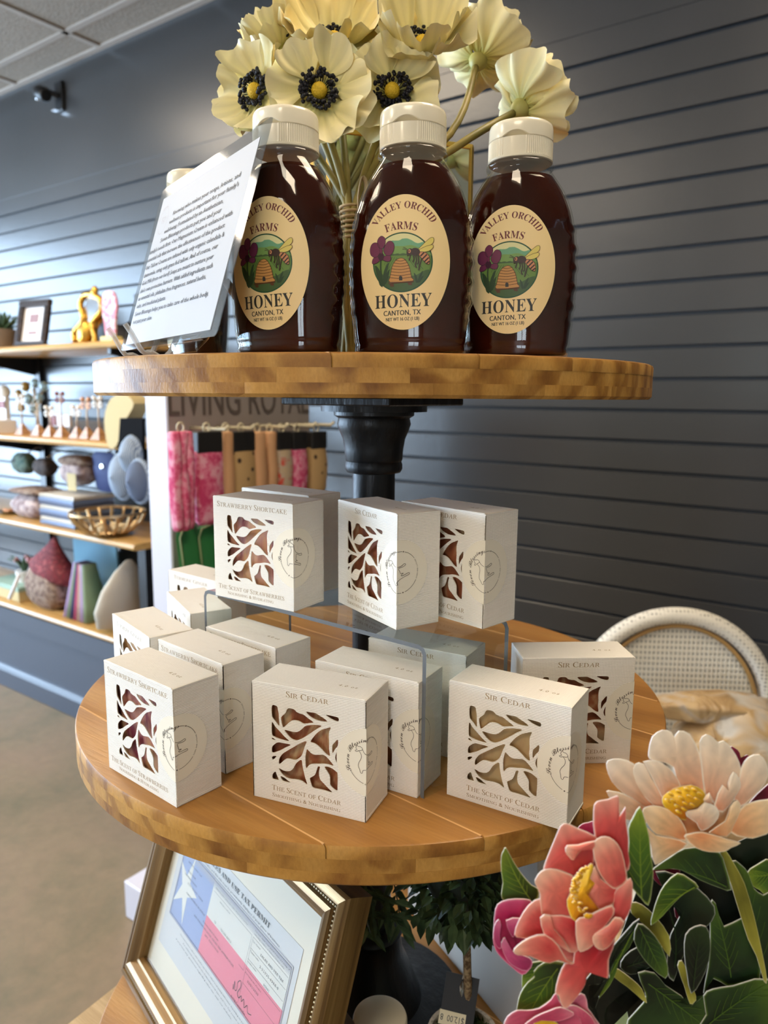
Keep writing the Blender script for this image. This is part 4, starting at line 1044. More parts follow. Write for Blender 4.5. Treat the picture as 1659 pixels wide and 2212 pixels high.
LMATS = [lc('cream', 246, 218, 158), lc('maroon', 112, 44, 46), lc('charcoal', 52, 50, 44), lc('dark_green', 38, 82, 52), lc('sky', 226, 222, 164), lc('mountain', 112, 168, 130), lc('hill', 122, 158, 84), lc('field', 106, 138, 62),
         lc('shade_green', 70, 96, 52), lc('orchid', 112, 44, 76), lc('orchid_dark', 62, 22, 44), lc('hive', 196, 142, 76), lc('hive_line', 92, 56, 28), lc('bee_brown', 62, 42, 32), lc('bee_orange', 206, 140, 96), lc('wing', 226, 208, 110), lc('leaf', 48, 70, 40)]
CR, MA, CH, DG, SK, MO, HI, FI, SG, OR, OD, HV, HL, BB, BO, WI, LF = range(17)


def label_mesh():
    mb = MB()
    def put(V, Fc, lay, mi):
        out = []
        for u, v in V:
            u *= 1.065; z = LZ + v; a, b = prof_at(z); n = 2.3 if z < .09 else 2.3 - .3 * (z - .09) / .0315
            out.append((u, -(b * max(0, 1 - (abs(u) / a) ** n) ** (1 / n)) - .00022 - lay * .00004, z))
        mb.add(out, Fc, mi)
    def poly(s, lay, mi, k=3, sm=2, c=None, out=None, w_=5):
        p = P_L(s) if isinstance(s, str) else s
        if sm: p = catmull(p, sm)
        V, Fc = ringfill(p, k, c); put(V, Fc, lay, mi)
        if out is not None: V, Fc = strip(p + [p[0]], w_ * LS); put(V, Fc, lay + .5, out)
    V, Fc = ringfill([(LA * cos(t), LB * sin(t) * (1 - .00 * cos(t))) for t in [2 * pi * i / 96 for i in range(96)]], 22); put(V, Fc, 0, CR)
    cx, cy = L_(677, 1103); r_ = 432 * LS
    V, Fc = ringfill(ell(cx, cy, r_, r_, 72), 12); put(V, Fc, 1, DG)
    V, Fc = ringfill(ell(cx, cy, r_ * .955, r_ * .955, 72), 12); put(V, Fc, 2, FI)
    rr = r_ * .955
    def band(y0, y1, top, lay, mi):   # region of the disc between heights, with a wavy top
        n = 30; V = []
        for i in range(n + 1):
            x = cx - rr + 2 * rr * i / n; h = sqrt(max(0, rr * rr - (x - cx) ** 2)); yt = min(cy + h, (1106 - top(677 + (x - cx) / LS)) * LS); yb = max(cy - h, (1106 - y1) * LS)
            yt = max(yt, yb)
            for j in range(5): V.append((x, yb + (yt - yb) * j / 4))
        put(V, [(i * 5 + j, i * 5 + j + 5, i * 5 + j + 6, i * 5 + j + 1) for i in range(n) for j in range(4)], lay, mi)
    band(0, 900, lambda x: 0, 3, SK)
    band(0, 920, lambda x: 790 - 45 * max(0, 1 - abs(x - 680) / 110) - 22 * sin(x / 38) + abs(x - 680) * .12, 4, MO)
    band(0, 1010, lambda x: 880 - 18 * sin(x / 90) - 10 * sin(x / 40), 5, HI)
    band(0, 1005, lambda x: 985 - 12 * abs(sin(x / 26)) if 480 < x < 760 else 1002, 6, SG)
    band(0, 2000, lambda x: 1290 + 30 * sin(x / 60) - abs(x - 677) * .12, 5, SG)
    for k in range(9):
        V, Fc = strip([L_(470 + k * 34, 1010 + k * 6), L_(420 + k * 20, 1130 + k * 22)] if k < 5 else [L_(760 + (k - 5) * 50, 1040 + (k - 5) * 30), L_(860 + (k - 5) * 40, 1180 + (k - 5) * 10)], 6 * LS); put(V, Fc, 6, SG)
    # grass and orchid leaves
    for s in ('275,1135 330,1170 390,1290 400,1430 370,1440 330,1350', '490,1100 440,1160 400,1290 405,1430 440,1400 460,1250', '500,1190 440,1290 420,1400 450,1400 480,1320', '850,1255 890,1310 905,1390 880,1400 860,1320', '975,1230 930,1290 900,1390 920,1395 960,1310', '990,1300 940,1340 915,1395 940,1390', '330,1330 380,1420 400,1450 350,1420'):
        poly(s, 8, LF, 2)
    V, Fc = strip(catmull([L_(368, 1060), L_(365, 1180), L_(385, 1320)], 4, False), 22 * LS); put(V, Fc, 9, LF)
    for s in ('372,712 420,740 435,800 415,870 375,900 335,870 312,810 325,750', '330,825 270,800 220,830 200,910 220,980 280,1015 330,990 360,930', '420,880 470,800 530,800 565,860 550,950 500,1000 440,985 410,930', '330,1010 260,1020 235,1070 245,1105 300,1100 350,1060', '405,1010 500,1000 518,1050 490,1085 430,1075 400,1050'):
        poly(s, 11, OR, 3, 3, None, OD, 7)
    poly('330,980 370,950 410,975 415,1030 375,1070 335,1040', 12.5, OD, 3, 3); poly('350,900 375,890 395,925 380,970 355,950', 13.5, OR, 2, 2, None, OD, 5)
    # hive
    poly('655,1042 700,1050 740,1090 765,1130 790,1190 805,1260 820,1330 835,1375 510,1385 505,1320 520,1240 535,1170 560,1110 600,1065', 9, HV, 6, 2, None, HL, 8)
    for k, (y, xa, xb) in enumerate([(1078, 585, 735), (1118, 565, 760), (1158, 548, 785), (1200, 530, 797), (1242, 524, 808), (1285, 515, 818), (1328, 510, 828)]):
        V, Fc = strip(catmull([L_(xa, y - 8), L_((xa + xb) / 2, y + 8), L_(xb, y - 10)], 4, False), 8 * LS); put(V, Fc, 10.5, HL)
    poly('640,1365 638,1310 660,1295 685,1310 688,1363', 11, CH, 2, 0)
    poly('482,1385 845,1372 850,1395 485,1410', 11, HL, 3, 0); poly('500,1410 560,1405 565,1450 515,1450', 11, HL, 2, 0); poly('760,1400 820,1395 825,1435 775,1430', 11, HL, 2, 0)
    # bee
    poly('895,945 960,870 1040,790 1090,758 1118,775 1112,830 1060,880 980,925', 12, WI, 3, 3, None, HL, 6)
    poly('895,950 980,900 1060,870 1108,868 1110,905 1060,950 980,968 920,962', 12.7, WI, 3, 3, None, HL, 6)
    poly('930,965 1000,970 1050,1010 1070,1080 1060,1140 1010,1120 960,1060 920,1010', 14, BO, 3, 3, None, BB, 7)
    for a, b_ in (((990, 972), (940, 1025)), ((1030, 1000), (968, 1065)), ((1055, 1045), (995, 1105)), ((1066, 1095), (1020, 1135))): V, Fc = strip([L_(*a), L_(*b_)], 20 * LS); put(V, Fc, 15.3, BB)
    poly('820,920 870,905 920,930 935,975 900,1010 840,1010 800,980', 15.5, BB, 3, 3); poly('745,950 775,915 815,915 830,950 810,1000 765,1010 760,1030 748,990', 15.5, BB, 3, 3)
    poly(ell(*L_(785, 950), 20 * LS, 28 * LS, 12), 16.5, BO, 2, 0); poly(ell(*L_(780, 950), 10 * LS, 14 * LS, 10), 17, BB, 2, 0)
    for s in ('760,930 730,905 695,890', '755,945 725,920 685,918', '800,1000 790,1050 780,1085', '840,1005 850,1060 835,1110', '870,1010 885,1080 870,1150 885,1190', '905,1010 915,1100 900,1140', '960,1060 940,1120 925,1180 918,1225'):
        P = [L_(*map(float, p.split(','))) for p in s.split()]; V, Fc = strip(catmull(P, 3, False), (7 if s[0] == '7' else 17) * LS); put(V, Fc, 15.2, BB)
    # lettering
    def bold(s): return ''.join(chr(0x1D400 + ord(c) - 65) if c.isalpha() else c for c in s)
    V, Fc = rawtext(bold('VALLEY ORCHID'), 3, 1.05); wdt = max(p[0] for p in V); R0 = .0184; V = [(x, y * 1.28) for x, y in V]
    th = radians(122); size = th * R0 / wdt
    V, Fc = arc((V, Fc), R0, radians(91), size, 0, L_(0, 770)[1]); put(V, Fc, 2, MA)
    V, Fc = rawtext(bold('FARMS'), 3, 1.05); wdt = max(p[0] for p in V); R0 = .028; size = .0183 / wdt; V = [(x, y * 1.3) for x, y in V]
    V, Fc = arc((V, Fc), R0, radians(90.5), size, L_(663, 0)[0], L_(0, 628)[1] - R0, 1); put(V, Fc, 2, MA)
    V, Fc = fit(rawtext(bold('HONEY'), 3, 1.03), -.0172, .0170, L_(0, 1748)[1], .0078); put([(x, y + x * .035) for x, y in V], Fc, 2, CH)
    V, Fc = fit(rawtext('CANTON, TX', 3, 1.08), -.0118, .0106, L_(0, 1864)[1], .0030)
    for dx in (-.00010, .00010): put([(x + dx, y + x * .035) for x, y in V], Fc, 2 + dx * 3000, CH)
    V, Fc = fit(rawtext('NET WT 16 OZ (1 LB)', 2, 1.0), -.0104, .0097, L_(0, 1944)[1], .0020)
    for dx in (-.00007, .00007): put([(x + dx, y + x * .035) for x, y in V], Fc, 2 + dx * 3000, CH)
    o = mb.build('label', LMATS, None, 50); m = o.data; bpy.data.objects.remove(o); return m


BM = bottle_meshes(); LM = label_mesh()
BK = atz(417, 378, Z1T + .178)
for i_, (x, y, ps, lab) in enumerate([(-.3495, .3732, 11, 'honey bottle at the left of the front row behind the laminated sign'), (-.2800, .4165, 22, 'honey bottle in the middle of the front row with its whole oval label showing'),
                      (-.2347, .4778, 16, 'honey bottle at the right end of the front row'), (BK.x, BK.y, -30, 'larger honey bottle hidden behind the laminated sign with only its cap showing')]):
    t = thing('honey_bottle', lab, 'honey bottle', (x, y, Z1T + .0003), radians(ps), 'honey bottles on the top tier')
    for nm, me in zip(('bottle_body', 'honey', 'cap_collar', 'cap_lid'), BM): link(nm, me, t)
    link('label', LM, t)
    if i_ == 3: t.scale = (1.17, 1.17, 1.17)

# ================================================================== LAMINATED SIGN ON AN EASEL
def frame_mat(A, e, u):
    e = Vector(e).normalized(); u = Vector(u); u = (u - e * u.dot(e)).normalized(); n = e.cross(u)
    m = Matrix((e, u, n)).transposed().to_4x4(); m.translation = Vector(A); return m


yw, lean = -.3399, .2964
e = Vector((cos(yw), sin(yw), 0)); nf = Vector((sin(yw), -cos(yw), 0)); u = Vector((0, 0, 1)) * cos(lean) - nf * sin(lean)
SMX = frame_mat(C0 + (Vector((-.5797, .4041, 1.3173 + .06)) - Vector((0, 0, .06)) - C0) * .915, e, u) @ Matrix.Scale(.915, 4)
lam = clearmat('laminate_film', (.80, .82, .84, 1), 1.6, .08)
paper = mat('laminated_paper', srgb(176, 177, 180), .5)
black = mat('black_print', srgb(38, 38, 42), .5)
sg = thing('laminated_sign', 'laminated sheet of black text on a clear easel at the left of the top tier', 'sign', (0, 0, 0)); sg.matrix_world = SMX
W_, H_ = .2196, .1475
out_ = [(.004, 0), (W_ - .004, 0), (W_ - .001, .001), (W_, .004), (W_, H_ - .004), (W_ - .001, H_ - .001), (W_ - .004, H_), (.004, H_), (.001, H_ - .001), (0, H_ - .004), (0, .004), (.001, .001)]
inn = [(.011, .005), (.2062, .005), (.2062, .137), (.011, .137)]
V, Fc = flatfill(out_, [inn]); mb = MB()
mb.add([(x, y, .0003) for x, y in V], Fc).add([(x, y, -.0003) for x, y in V], Fc)
for l in (out_,): n = len(l); mb.add([(x, y, -.0003) for x, y in l] + [(x, y, .0003) for x, y in l], [(i, (i + 1) % n, (i + 1) % n + n, i + n) for i in range(n)])
mb.build('laminate', lam, sg)
MB().box(((.011 + .2062) / 2, .071, 0), (.1952, .132, .0005)).build('paper_sheet', paper, sg)
LN = [(.0519, .1149, .1879, 'Knowing who makes your soaps, lotions, and'), (.0475, .1079, .189, "wellness products is important for your family's"), (.040, .1009, .167, 'well-being. Formulated by an Aesthetician,'), (.0355, .0940, .168, 'Seven Blessings products put you and your'),
      (.0113, .0871, .1911, "family's needs first. Our Magnesium Cream is enhanced with"), (.0118, .0800, .1835, 'essential oils that increase the effectiveness of the product.'), (.0123, .0729, .1865, 'Our Tallow Creams are infused with only organic calendula &'), (.0128, .0659, .1795, 'chamomile, using only grass fed tallow. And of course, our'),
      (.0135, .0589, .1762, 'Goat Milk (from our herd) Soaps are meant to nurture your'), (.0140, .0519, .1795, "skin's own protective barriers. With added ingredients such"), (.0150, .0450, .172, 'as essential oils, phthalate free fragrances, natural herbs,'), (.0159, .0381, .092, 'salts, and medicinal plants,'),
      (.0165, .0311, .1859, 'Seven Blessings helps you to take care of the whole body,'), (.0175, .0240, .0691, 'not just your skin.')]
LN = [(a, b_ - (.0 if i < 0 else 0), c, s) for i, (a, b_, c, s) in enumerate(LN)]
tx = MB()
for a, bs, c, s in LN:
    V, Fc = fit(rawtext(s, 1, 1.0), a, c, bs - .0007, .0036)
    for dx in (0, .00013, .00026): tx.add([(x + dx, y, .0005 + dx * .2) for x, y in V], Fc)
tx.build('printed_text', black, sg)
lg = MB(); greyp = mat('grey_print', srgb(160, 150, 155), .5)
r_ = .0108; c_ = (.0285, .114)
V, Fc = strip([(c_[0] + r_ * cos(radians(a)), c_[1] + r_ * 1.1 * sin(radians(a))) for a in range(-150, 60, 8)], .0003); lg.add([(x, y, .0005) for x, y in V], Fc)
P = [(c_[0] + (y - 650) / 162 * r_ * .9, c_[1] + (x - 652) / 115 * r_ * -.6) for x, y in GOAT2]; V, Fc = strip(P, .0003); lg.add([(x, y, .0005) for x, y in V], Fc)
body = ''.join(chr(0x1D4D0 + ord(ch) - 65) if ch.isupper() else (chr(0x1D4EA + ord(ch) - 97) if ch.islower() else ch) for ch in 'Seven Blessings')
V, Fc = rawtext(body, 1); V, Fc = arc((V, Fc), r_, radians(120), radians(110) * r_ / max(p[0] for p in V)); lg.add([(x + c_[0], y * 1.1 + c_[1], .0005) for x, y in V], Fc)
lg.build('printed_logo', greyp, sg)
ac2 = clearmat('easel_acrylic', (.86, .89, .88, 1), 1.6, .03)
es = thing('clear_easel', 'small clear acrylic easel holding the laminated sign', 'easel', (0, 0, 0))
SI = SMX
for k, ux in enumerate((.050, .098)):
    base = SI @ Vector((ux, 0, 0)); zb = Z1T + .0006
    def W3(f, z): return Vector((base.x, base.y, 0)) + nf * f + Vector((0, 0, z))   # f forward of the sign foot
    prof = [W3(.021, zb + .022), W3(.017, zb + .016), W3(.010, zb + .004), W3(.004, zb + .0035), W3(-.010, zb + .004), W3(-.032, zb + .055), W3(-.050, zb + .090)]
    MB().tube(catmull([tuple(p) for p in prof], 4, False), lambda q: (.0018, .0034), 8).build('hook_arm', mat('acrylic_hook', srgb(206, 210, 210), .12, alpha=.5), es, 50)
b0 = SI @ Vector((.04, 0, 0)); b1 = SI @ Vector((.15, 0, 0))
def flat(p, f, z): return (p.x + nf.x * f, p.y + nf.y * f, z)
MB().tube([flat(b0, -.010, Z1T + .006), flat(b0, -.018, Z1T + .014), flat(b1, -.018, Z1T + .014), flat(b1, -.010, Z1T + .006), flat(b1, .004, Z1T + .004)], .0035, 8).build('cross_bar', ac2, es, 50)
for f in (0, .02): MB().tube([flat(b1, -.034 - f, Z1T + .05 - f), flat(SI @ Vector((.172, 0, 0)), -.045 - f, Z1T + .022)], .0030, 8).build('back_strut', mat('frosted_strut', srgb(200, 192, 186), .3), es, 50)

# ================================================================== ANEMONE BOUQUET
petm = mat('anemone_petal', (1, 1, 1, 1), .55, sub=.15)
at_ = nd(petm, 'ShaderNodeAttribute'); at_.attribute_name = 'Col'; ln(petm, at_.outputs['Color'], bsdf(petm).inputs['Base Color'])
n_ = noise(petm, coords(petm, rnd=2), 120, 2); bump(petm, n_, .0006, .5)
stemm = mat('olive_stem', srgb(138, 124, 56), .5); ln(stemm, ramp(stemm, noise(stemm, coords(stemm), 30, 3), [(.35, srgb(116, 108, 48)), (.65, srgb(160, 140, 72))]), bsdf(stemm).inputs['Base Color'])
blk = mat('black_stamen', srgb(14, 13, 24), .5); yc = mat('yellow_centre', srgb(214, 176, 36), .6); bump(yc, noise(yc, coords(yc), 900, 2), .001)
calm = mat('calyx_green', srgb(176, 170, 96), .5)
bq = thing('anemone_bouquet', 'bunch of cream yellow anemones with black centres tied with raffia behind the bottles', 'bouquet', (0, 0, 0))
TIE = atd(757, 485, .60); FOOT = atd(752, 757, .612); FOOT.z = Z1T + .001
G1, Y1, Y2, E1 = srgb(186, 194, 100), srgb(234, 220, 150), srgb(238, 216, 146), srgb(246, 236, 190)


def lerp(a, b, t): return tuple(a[i] + (b[i] - a[i]) * t for i in range(4))


def petal(par, T, phi, R, hw, cup, seed, ruf=.14, tone=0):
    rn = random.Random(seed); p1, p2, p3 = (rn.random() * 6.28 for _ in range(3)); NU, NV = 26, 14; V = []; Cc = []
    for j in range(NV + 1):
        t = j / NV
        for i in range(NU + 1):
            s = 2 * i / NU - 1
            ww = hw * (sin(pi * min(1, t * .62 + .02)) ** .75)
            a = s * ww
            rr = R * t * (1 - .10 * s * s * t - .05 * sin(5 * s + p1) * t - .03 * sin(11 * s + p3) * t)
            z = R * (cup * t ** 2.0 - .10 * t) + R * ruf * t ** 2.2 * (sin(4.2 * s + p2) * .7 + .6 * sin(8.5 * s + p3) + .35 * sin(14 * s + p1)) + R * .012 * sin(26 * s + p2) * t - R * .25 * cup * max(0, t - .8) * 2 + R * .10 * s * s * t
            k_ = 1 - .35 * cup * t
            V.append((rr * k_ * cos(phi + a), rr * k_ * sin(phi + a), z))
            c = lerp(G1, Y1, min(1, t / .45)) if t < .45 else lerp(Y1, Y2 if tone else E1, (t - .45) / .55)
            if t > .93: c = lerp(c, E1, .7)
            v = .93 + .07 * sin(22 * s + p1); Cc.append((c[0] * v, c[1] * v, c[2] * v, 1))
    fs = [(j * (NU + 1) + i, j * (NU + 1) + i + 1, (j + 1) * (NU + 1) + i + 1, (j + 1) * (NU + 1) + i) for j in range(NV) for i in range(NU)]
    mb = MB(); mb.T = T; mb.add(V, fs); return mb.build('petal', petm, par, True, cols=Cc)


def flower(P, d, R, cup, seed, stemfrom=None, bend=None, np_=6, tone=0, hw=1.08):
    N = (RT * d[0] + UP * d[1] - FW * d[2]).normalized()
    if bend: N = (P - atd(*bend)).normalized()
    a = N.cross(Vector((0, 0, 1))).normalized(); b = N.cross(a)
    T = Matrix((a, b, N)).transposed().to_4x4(); T.translation = P; rn = random.Random(seed)
    h = MB(); h.T = T; h.lathe([(.003, -.012), (.0065, -.008), (.0085, -.003), (.006, .001), (.001, .0015)], 16)
    hd = h.build('flower_head', calm, bq, True); off = rn.random() * 6
    for k in range(np_):
        layer = k % 2; petal(hd, T @ Matrix.Translation((0, 0, -.0015 * (1 - layer))), off + 2 * pi * k / np_ + rn.uniform(-.12, .12), R * rn.uniform(.92, 1.05), hw, cup * (1.15 if layer else .85) + rn.uniform(-.1, .1), seed * 31 + k, tone=tone)
    c = MB(); c.T = T; c.sphere((0, 0, .0035), (.0062, .0062, .0052), 8); c.build('flower_centre', yc, hd, True)
    s = MB(); s.T = T
    for k in range(95):
        an = rn.random() * 6.28; r2 = rn.uniform(.0088, .0150); z2 = rn.uniform(.003, .0085)
        s.tube([(.005 * cos(an), .005 * sin(an), .001), (r2 * .97 * cos(an), r2 * .97 * sin(an), z2)], .00022, 3); s.sphere((r2 * cos(an), r2 * sin(an), z2), (.0018, .0018, .0012), 3)
    s.build('stamens', blk, hd, True)['kind'] = 'stuff'
    B = T @ Vector((0, 0, -.012)); pts = [tuple(FOOT + Vector(((rn.random() - .5) * .012, (rn.random() - .5) * .012, 0))), tuple(TIE + Vector(((rn.random() - .5) * .008, (rn.random() - .5) * .008, 0)))]
    if bend: pts.append(tuple(atd(*bend)))
    pts += [tuple(B)] if bend else [tuple(B - N * .018), tuple(B)]
    MB().tube(catmull(pts, 6, False), .0030, 8).build('stem', stemm, bq, True)


flower(atd(690, 200, .560), (.05, -.06, 1), .0440, .32, 11)
flower(atd(556, 200, .585), (-.55, -.02, .80), .0420, .42, 23)
flower(atd(606, 100, .625), (-.40, .70, .45), .040, .75, 31)
flower(atd(722, 92, .605), (-.02, .55, .85), .052, .55, 47, tone=1)
flower(atd(846, 200, .580), (.12, -.08, 1), .0420, .30, 59)
flower(atd(912, 100, .590), (-.03, .42, .90), .050, .70, 61)
flower(atd(1034, 128, .660), (.60, .70, -.30), .052, .60, 73, bend=(972, 290, .615))
flower(atd(1128, 233, .605), (.86, .34, -.40), .046, .55, 83, bend=(985, 318, .570))
MB().tube([tuple(TIE + Vector((.0085 * cos(a) * 1.0, .0085 * sin(a), -.014 + .028 * a / 44))) for a in [k * .35 for k in range(126)]], .0012, 5).build('raffia_wrap', mat('raffia', srgb(186, 164, 124), .7), bq, True)
raf = mat('raffia', (1, 1, 1, 1)); 
for k, pp in enumerate([[(0, 0, 0), (.3, 0, .35), (.6, 0, .75), (.3, 0, .95), (.05, 0, .5), (.1, 0, 0)], [(.1, 0, 0), (-.1, 0, -.5), (-.2, 0, -.8)], [(.1, 0, 0), (.2, 0, -.45), (.25, 0, -.75)]]):
    MB().tube(catmull([tuple(TIE + RT * (.006 + .012 * p[0]) - FW * .009 + Vector((0, 0, .034 * p[2]))) for p in pp], 4, False), lambda q: (.0022, .0008), 6).build('raffia_bow', raf, bq, True)

# gold framed mirror box behind the flowers
gold = mat('brushed_gold', srgb(206, 172, 92), .3, .85); mir = mat('mirror_pane', srgb(190, 192, 176), .06, .95)
A0, B0 = Vector((-.432, .515, 0)), Vector((-.355, .622, 0)); ee = (B0 - A0).normalized(); nn = Vector((-ee.y, ee.x, 0))
if nn.dot(A0) < 0: nn = -nn
gb = thing('gold_mirror_box', 'gold edged mirrored glass box standing behind the anemones', 'box', (0, 0, 0))
c4 = [A0, B0, B0 + nn * .060, A0 + nn * .060]
inside = lambda p: p
zb_, ztp = Z1T + .0005, 1.503
for i in range(4):
    a, b_ = c4[i], c4[(i + 1) % 4]; m_ = (a + b_) / 2; L = (b_ - a).length; an = math.atan2((b_ - a).y, (b_ - a).x)
    T = Matrix.Translation((m_.x, m_.y, 0)) @ Matrix.Rotation(an, 4, 'Z')
    MB().box((0, 0, (zb_ + ztp) / 2), (L - .004, .002, ztp - zb_ - .004), T=T).build('glass_pane', mir, gb)
    MB().box((0, 0, ztp), (L + .003, .0045, .0045), T=T, bev=.0006).box((0, 0, zb_ + .0022), (L + .003, .0045, .0045), T=T, bev=.0006).build('edge_bar', gold, gb)
    MB().box((a.x, a.y, (zb_ + ztp) / 2), (.0046, .0046, ztp - zb_ + .002), bev=.0006).build('corner_bar', gold, gb)

# ================================================================== FRAMED PERMIT ON THE LOWEST TIER
PMX = frame_mat((-.6372, .4174, .6652), (.949, -.3081, .0663), (.0377, .3197, .9468))
pf = thing('framed_permit', 'beaded bronze frame holding a tax permit, standing on the lowest tier', 'picture frame'); pf.matrix_world = PMX
PW, PH = .3442, .2412
frms = []
for nm_, sc_ in (('bronzed_frame_rail', (2, 70, 70)), ('bronzed_frame_stile', (70, 2, 70))):
    frm = wood(nm_, srgb(84, 62, 34), srgb(124, 96, 56), srgb(160, 130, 84), sc_, .3, rnd=1, var=.15, b=.0001, ring=0); bsdf(frm).inputs['Metallic'].default_value = .5; frms.append(frm)
MPR = [(0, -.014), (0, .006), (.002, .009), (.006, .0105), (.0085, .0105), (.0095, .008), (.0125, .008), (.0135, .0115), (.018, .0125), (.0225, .0108), (.0262, .006), (.0285, .0052), (.0305, .001), (.0305, -.006)]
cor = [(0, 0, 1, 1), (PW, 0, -1, 1), (PW, PH, -1, -1), (0, PH, 1, -1)]
beadm = mat('bead_silver', srgb(200, 190, 160), .3, .8)
for i in range(4):
    a, b_ = cor[i], cor[(i + 1) % 4]
    MB().loft([[(c[0] + c[2] * d, c[1] + c[3] * d, h) for d, h in MPR] for c in (a, b_)], 0, None, True, True, True).build('frame_rail', frms[i % 2], pf, 25)
    L = sqrt((b_[0] - a[0]) ** 2 + (b_[1] - a[1]) ** 2) - .022; nb = int(L / .0034); bm = MB()
    for k in range(nb + 1):
        t = (k / nb) ; x = a[0] + a[2] * .011 + (b_[0] + b_[2] * .011 - a[0] - a[2] * .011) * t; y = a[1] + a[3] * .011 + (b_[1] + b_[3] * .011 - a[1] - a[3] * .011) * t
        bm.sphere((x, y, .0086), .0013, 4)
    bm.build('bead_row', beadm, pf, True)['kind'] = 'stuff'
matb = mat('cream_mat_board', srgb(212, 204, 186), .7)
MB().box((PW / 2, PH / 2, -.0045), (PW - .058, PH - .058, .002)).build('mat_board', matb, pf)
MB().box((PW / 2, PH / 2, -.012), (PW - .062, PH - .062, .006)).build('backing', cardin, pf)
MB().box((PW / 2, PH / 2, -.0008), (PW - .0610, PH - .0610, .0008)).build('glass_pane', clearmat('picture_glass', (.97, .98, .98, 1), 1.5, .01), pf)
ppr = mat('permit_paper', srgb(190, 190, 190), .6)
MB().box((.168, .116, -.0032), (.2454, .119, .0003)).build('permit_sheet', ppr, pf)
pr = MB(); pz = -.0029
PM = [mat('permit_blue', srgb(132, 146, 184), .6), mat('permit_red', srgb(208, 112, 128), .6), mat('permit_white', srgb(200, 198, 190), .6), black, mat('permit_grey', srgb(150, 150, 160), .6)]
def rect(x0, y0, x1, y1, mi, dz=0): pr.add([(x0, y0, pz + dz), (x1, y0, pz + dz), (x1, y1, pz + dz), (x0, y1, pz + dz)], [(0, 1, 2, 3)], mi)
rect(.0560, .0889, .1310, .158, 0); rect(.1310, .0889, .2833, .1235, 1); rect(.1310, .1235, .2833, .158, 2, 0)
star = [(.0775 + (.034 if k % 2 == 0 else .0115) * sin(2 * pi * k / 10 + .25) * .80, .124 + (.034 if k % 2 == 0 else .0115) * cos(2 * pi * k / 10 + .25)) for k in range(10)]
V, Fc = flatfill(star); pr.add([(x, y, pz + .0001) for x, y in V], Fc, 2)
def line(pts, wd, mi, dz=.0002): V, Fc = strip(pts, wd); pr.add([(x, y, pz + dz) for x, y in V], Fc, mi)
for o_, wd, mi in ((0, .0011, 4), (.0016, .0004, 3)):
    q = [(.0560 + o_, .0889 + o_), (.2833 - o_, .0889 + o_), (.2833 - o_, .158 - o_), (.0560 + o_, .158 - o_), (.0560 + o_, .0889 + o_)]
    for a, b_ in zip(q, q[1:]): line([a, b_], wd, mi)
for q in ([(.135, .1478), (.2155, .1478), (.2150, .1178), (.205, .1178)], [(.2180, .1478), (.2800, .1478)], [(.2180, .1478), (.2180, .0930)], [(.2180, .1385), (.2800, .1385)], [(.2180, .1295), (.2800, .1295)], [(.2180, .1215), (.2800, .1215)], [(.2180, .1095), (.2800, .1095)]):
    for a, b_ in zip(q, q[1:]): line([a, b_], .00022, 3)
for k in range(6): line([(.0578, .1562 - k * .0012), (.2815, .1562 - k * .0012)], .0013 - .0002 * k, 4, .00005)
def mono(s): return ''.join(chr(0x1D670 + ord(c) - 65) if 'A' <= c <= 'Z' else (chr(0x1D68A + ord(c) - 97) if 'a' <= c <= 'z' else (chr(0x1D7F6 + ord(c) - 48) if c.isdigit() else c)) for c in s)
def bold_(s): return ''.join(chr(0x1D400 + ord(c) - 65) if 'A' <= c <= 'Z' else c for c in s)
def wr(s, x0, x1, y, h, res=1, dx=0):
    V, Fc = fit(rawtext(s, res), x0, x1, y, h); pr.add([(x, yy, pz + .0003) for x, yy in V], Fc, 3)
wr(bold_('TEXAS SALES AND USE TAX PERMIT'), .0780, .2390, .1650, .0042, 2)
wr('This permit is not transferable, and this side must be prominently displayed in your place of business.', .0560, .2600, .1603, .0019)
wr('You must obtain a new permit if there is a change of', .2185, .2800, .1532, .0012); wr('ownership, location, or business location name.', .2185, .2730, .1502, .0012)
wr('Type of permit', .2190, .2330, .1445, .0013); wr(mono('SALES AND USE TAX'), .2350, .2750, .1410, .0021)
wr('Taxpayer number', .2190, .2350, .1358, .0013); wr(mono('3-21035-4988-0'), .2376, .2705, .1328, .0021)
wr('Location number', .2190, .2345, .1272, .0013); wr(mono('00001'), .2491, .2593, .1243, .0021)
wr('First business date of location', .2190, .2480, .1180, .0013); wr(mono('02/01/2020'), .2250, .2450, .1135, .0020)
wr(mono('TX'), .1482, .1520, .1250, .0021); wr(mono('75160-6653'), .1623, .1849, .1250, .0021)
wr(mono('AND FOLLOWING LOCAL SALES TAX AUTHORITIES,'), .108, .1993, .1112, .0018); wr(mono('EFF. 02/01/2020'), .137, .168, .1072, .0018); wr(mono('Convenience Stores'), .128, .163, .1153, .0018)
wr(mono('CITY, COUNTY, TEXAS'), .080, .118, .1290, .0018); wr(mono('KAUFMAN COUNTY'), .070, .100, .1340, .0018); wr(mono('NAICS CODE'), .074, .094, .1390, .0018); wr(mono('KINDS OF BUSINESS AT THE LOCATION'), .082, .128, .1205, .0018); wr(mono('RETAIL SHOP LLC'), .071, .105, .1465, .0018)
wr('You may need to collect sales and/or use tax for other local taxing authorities depending on your type of business.', .090, .262, .0838, .0012)
wr('For additional information, see Collecting Local Sales and Use Tax section on the website.', .100, .250, .0800, .0012); wr('If you have any questions regarding sales tax, visit our website.', .084, .215, .0762, .0012)
wr('PHYSICAL LOCATION', .150, .172, .1440, .0012); wr('NAICS description and location of place of business as recorded', .137, .205, .1510, .0012)
wr('Acting Comptroller', .2050, .2330, .0905, .0019)
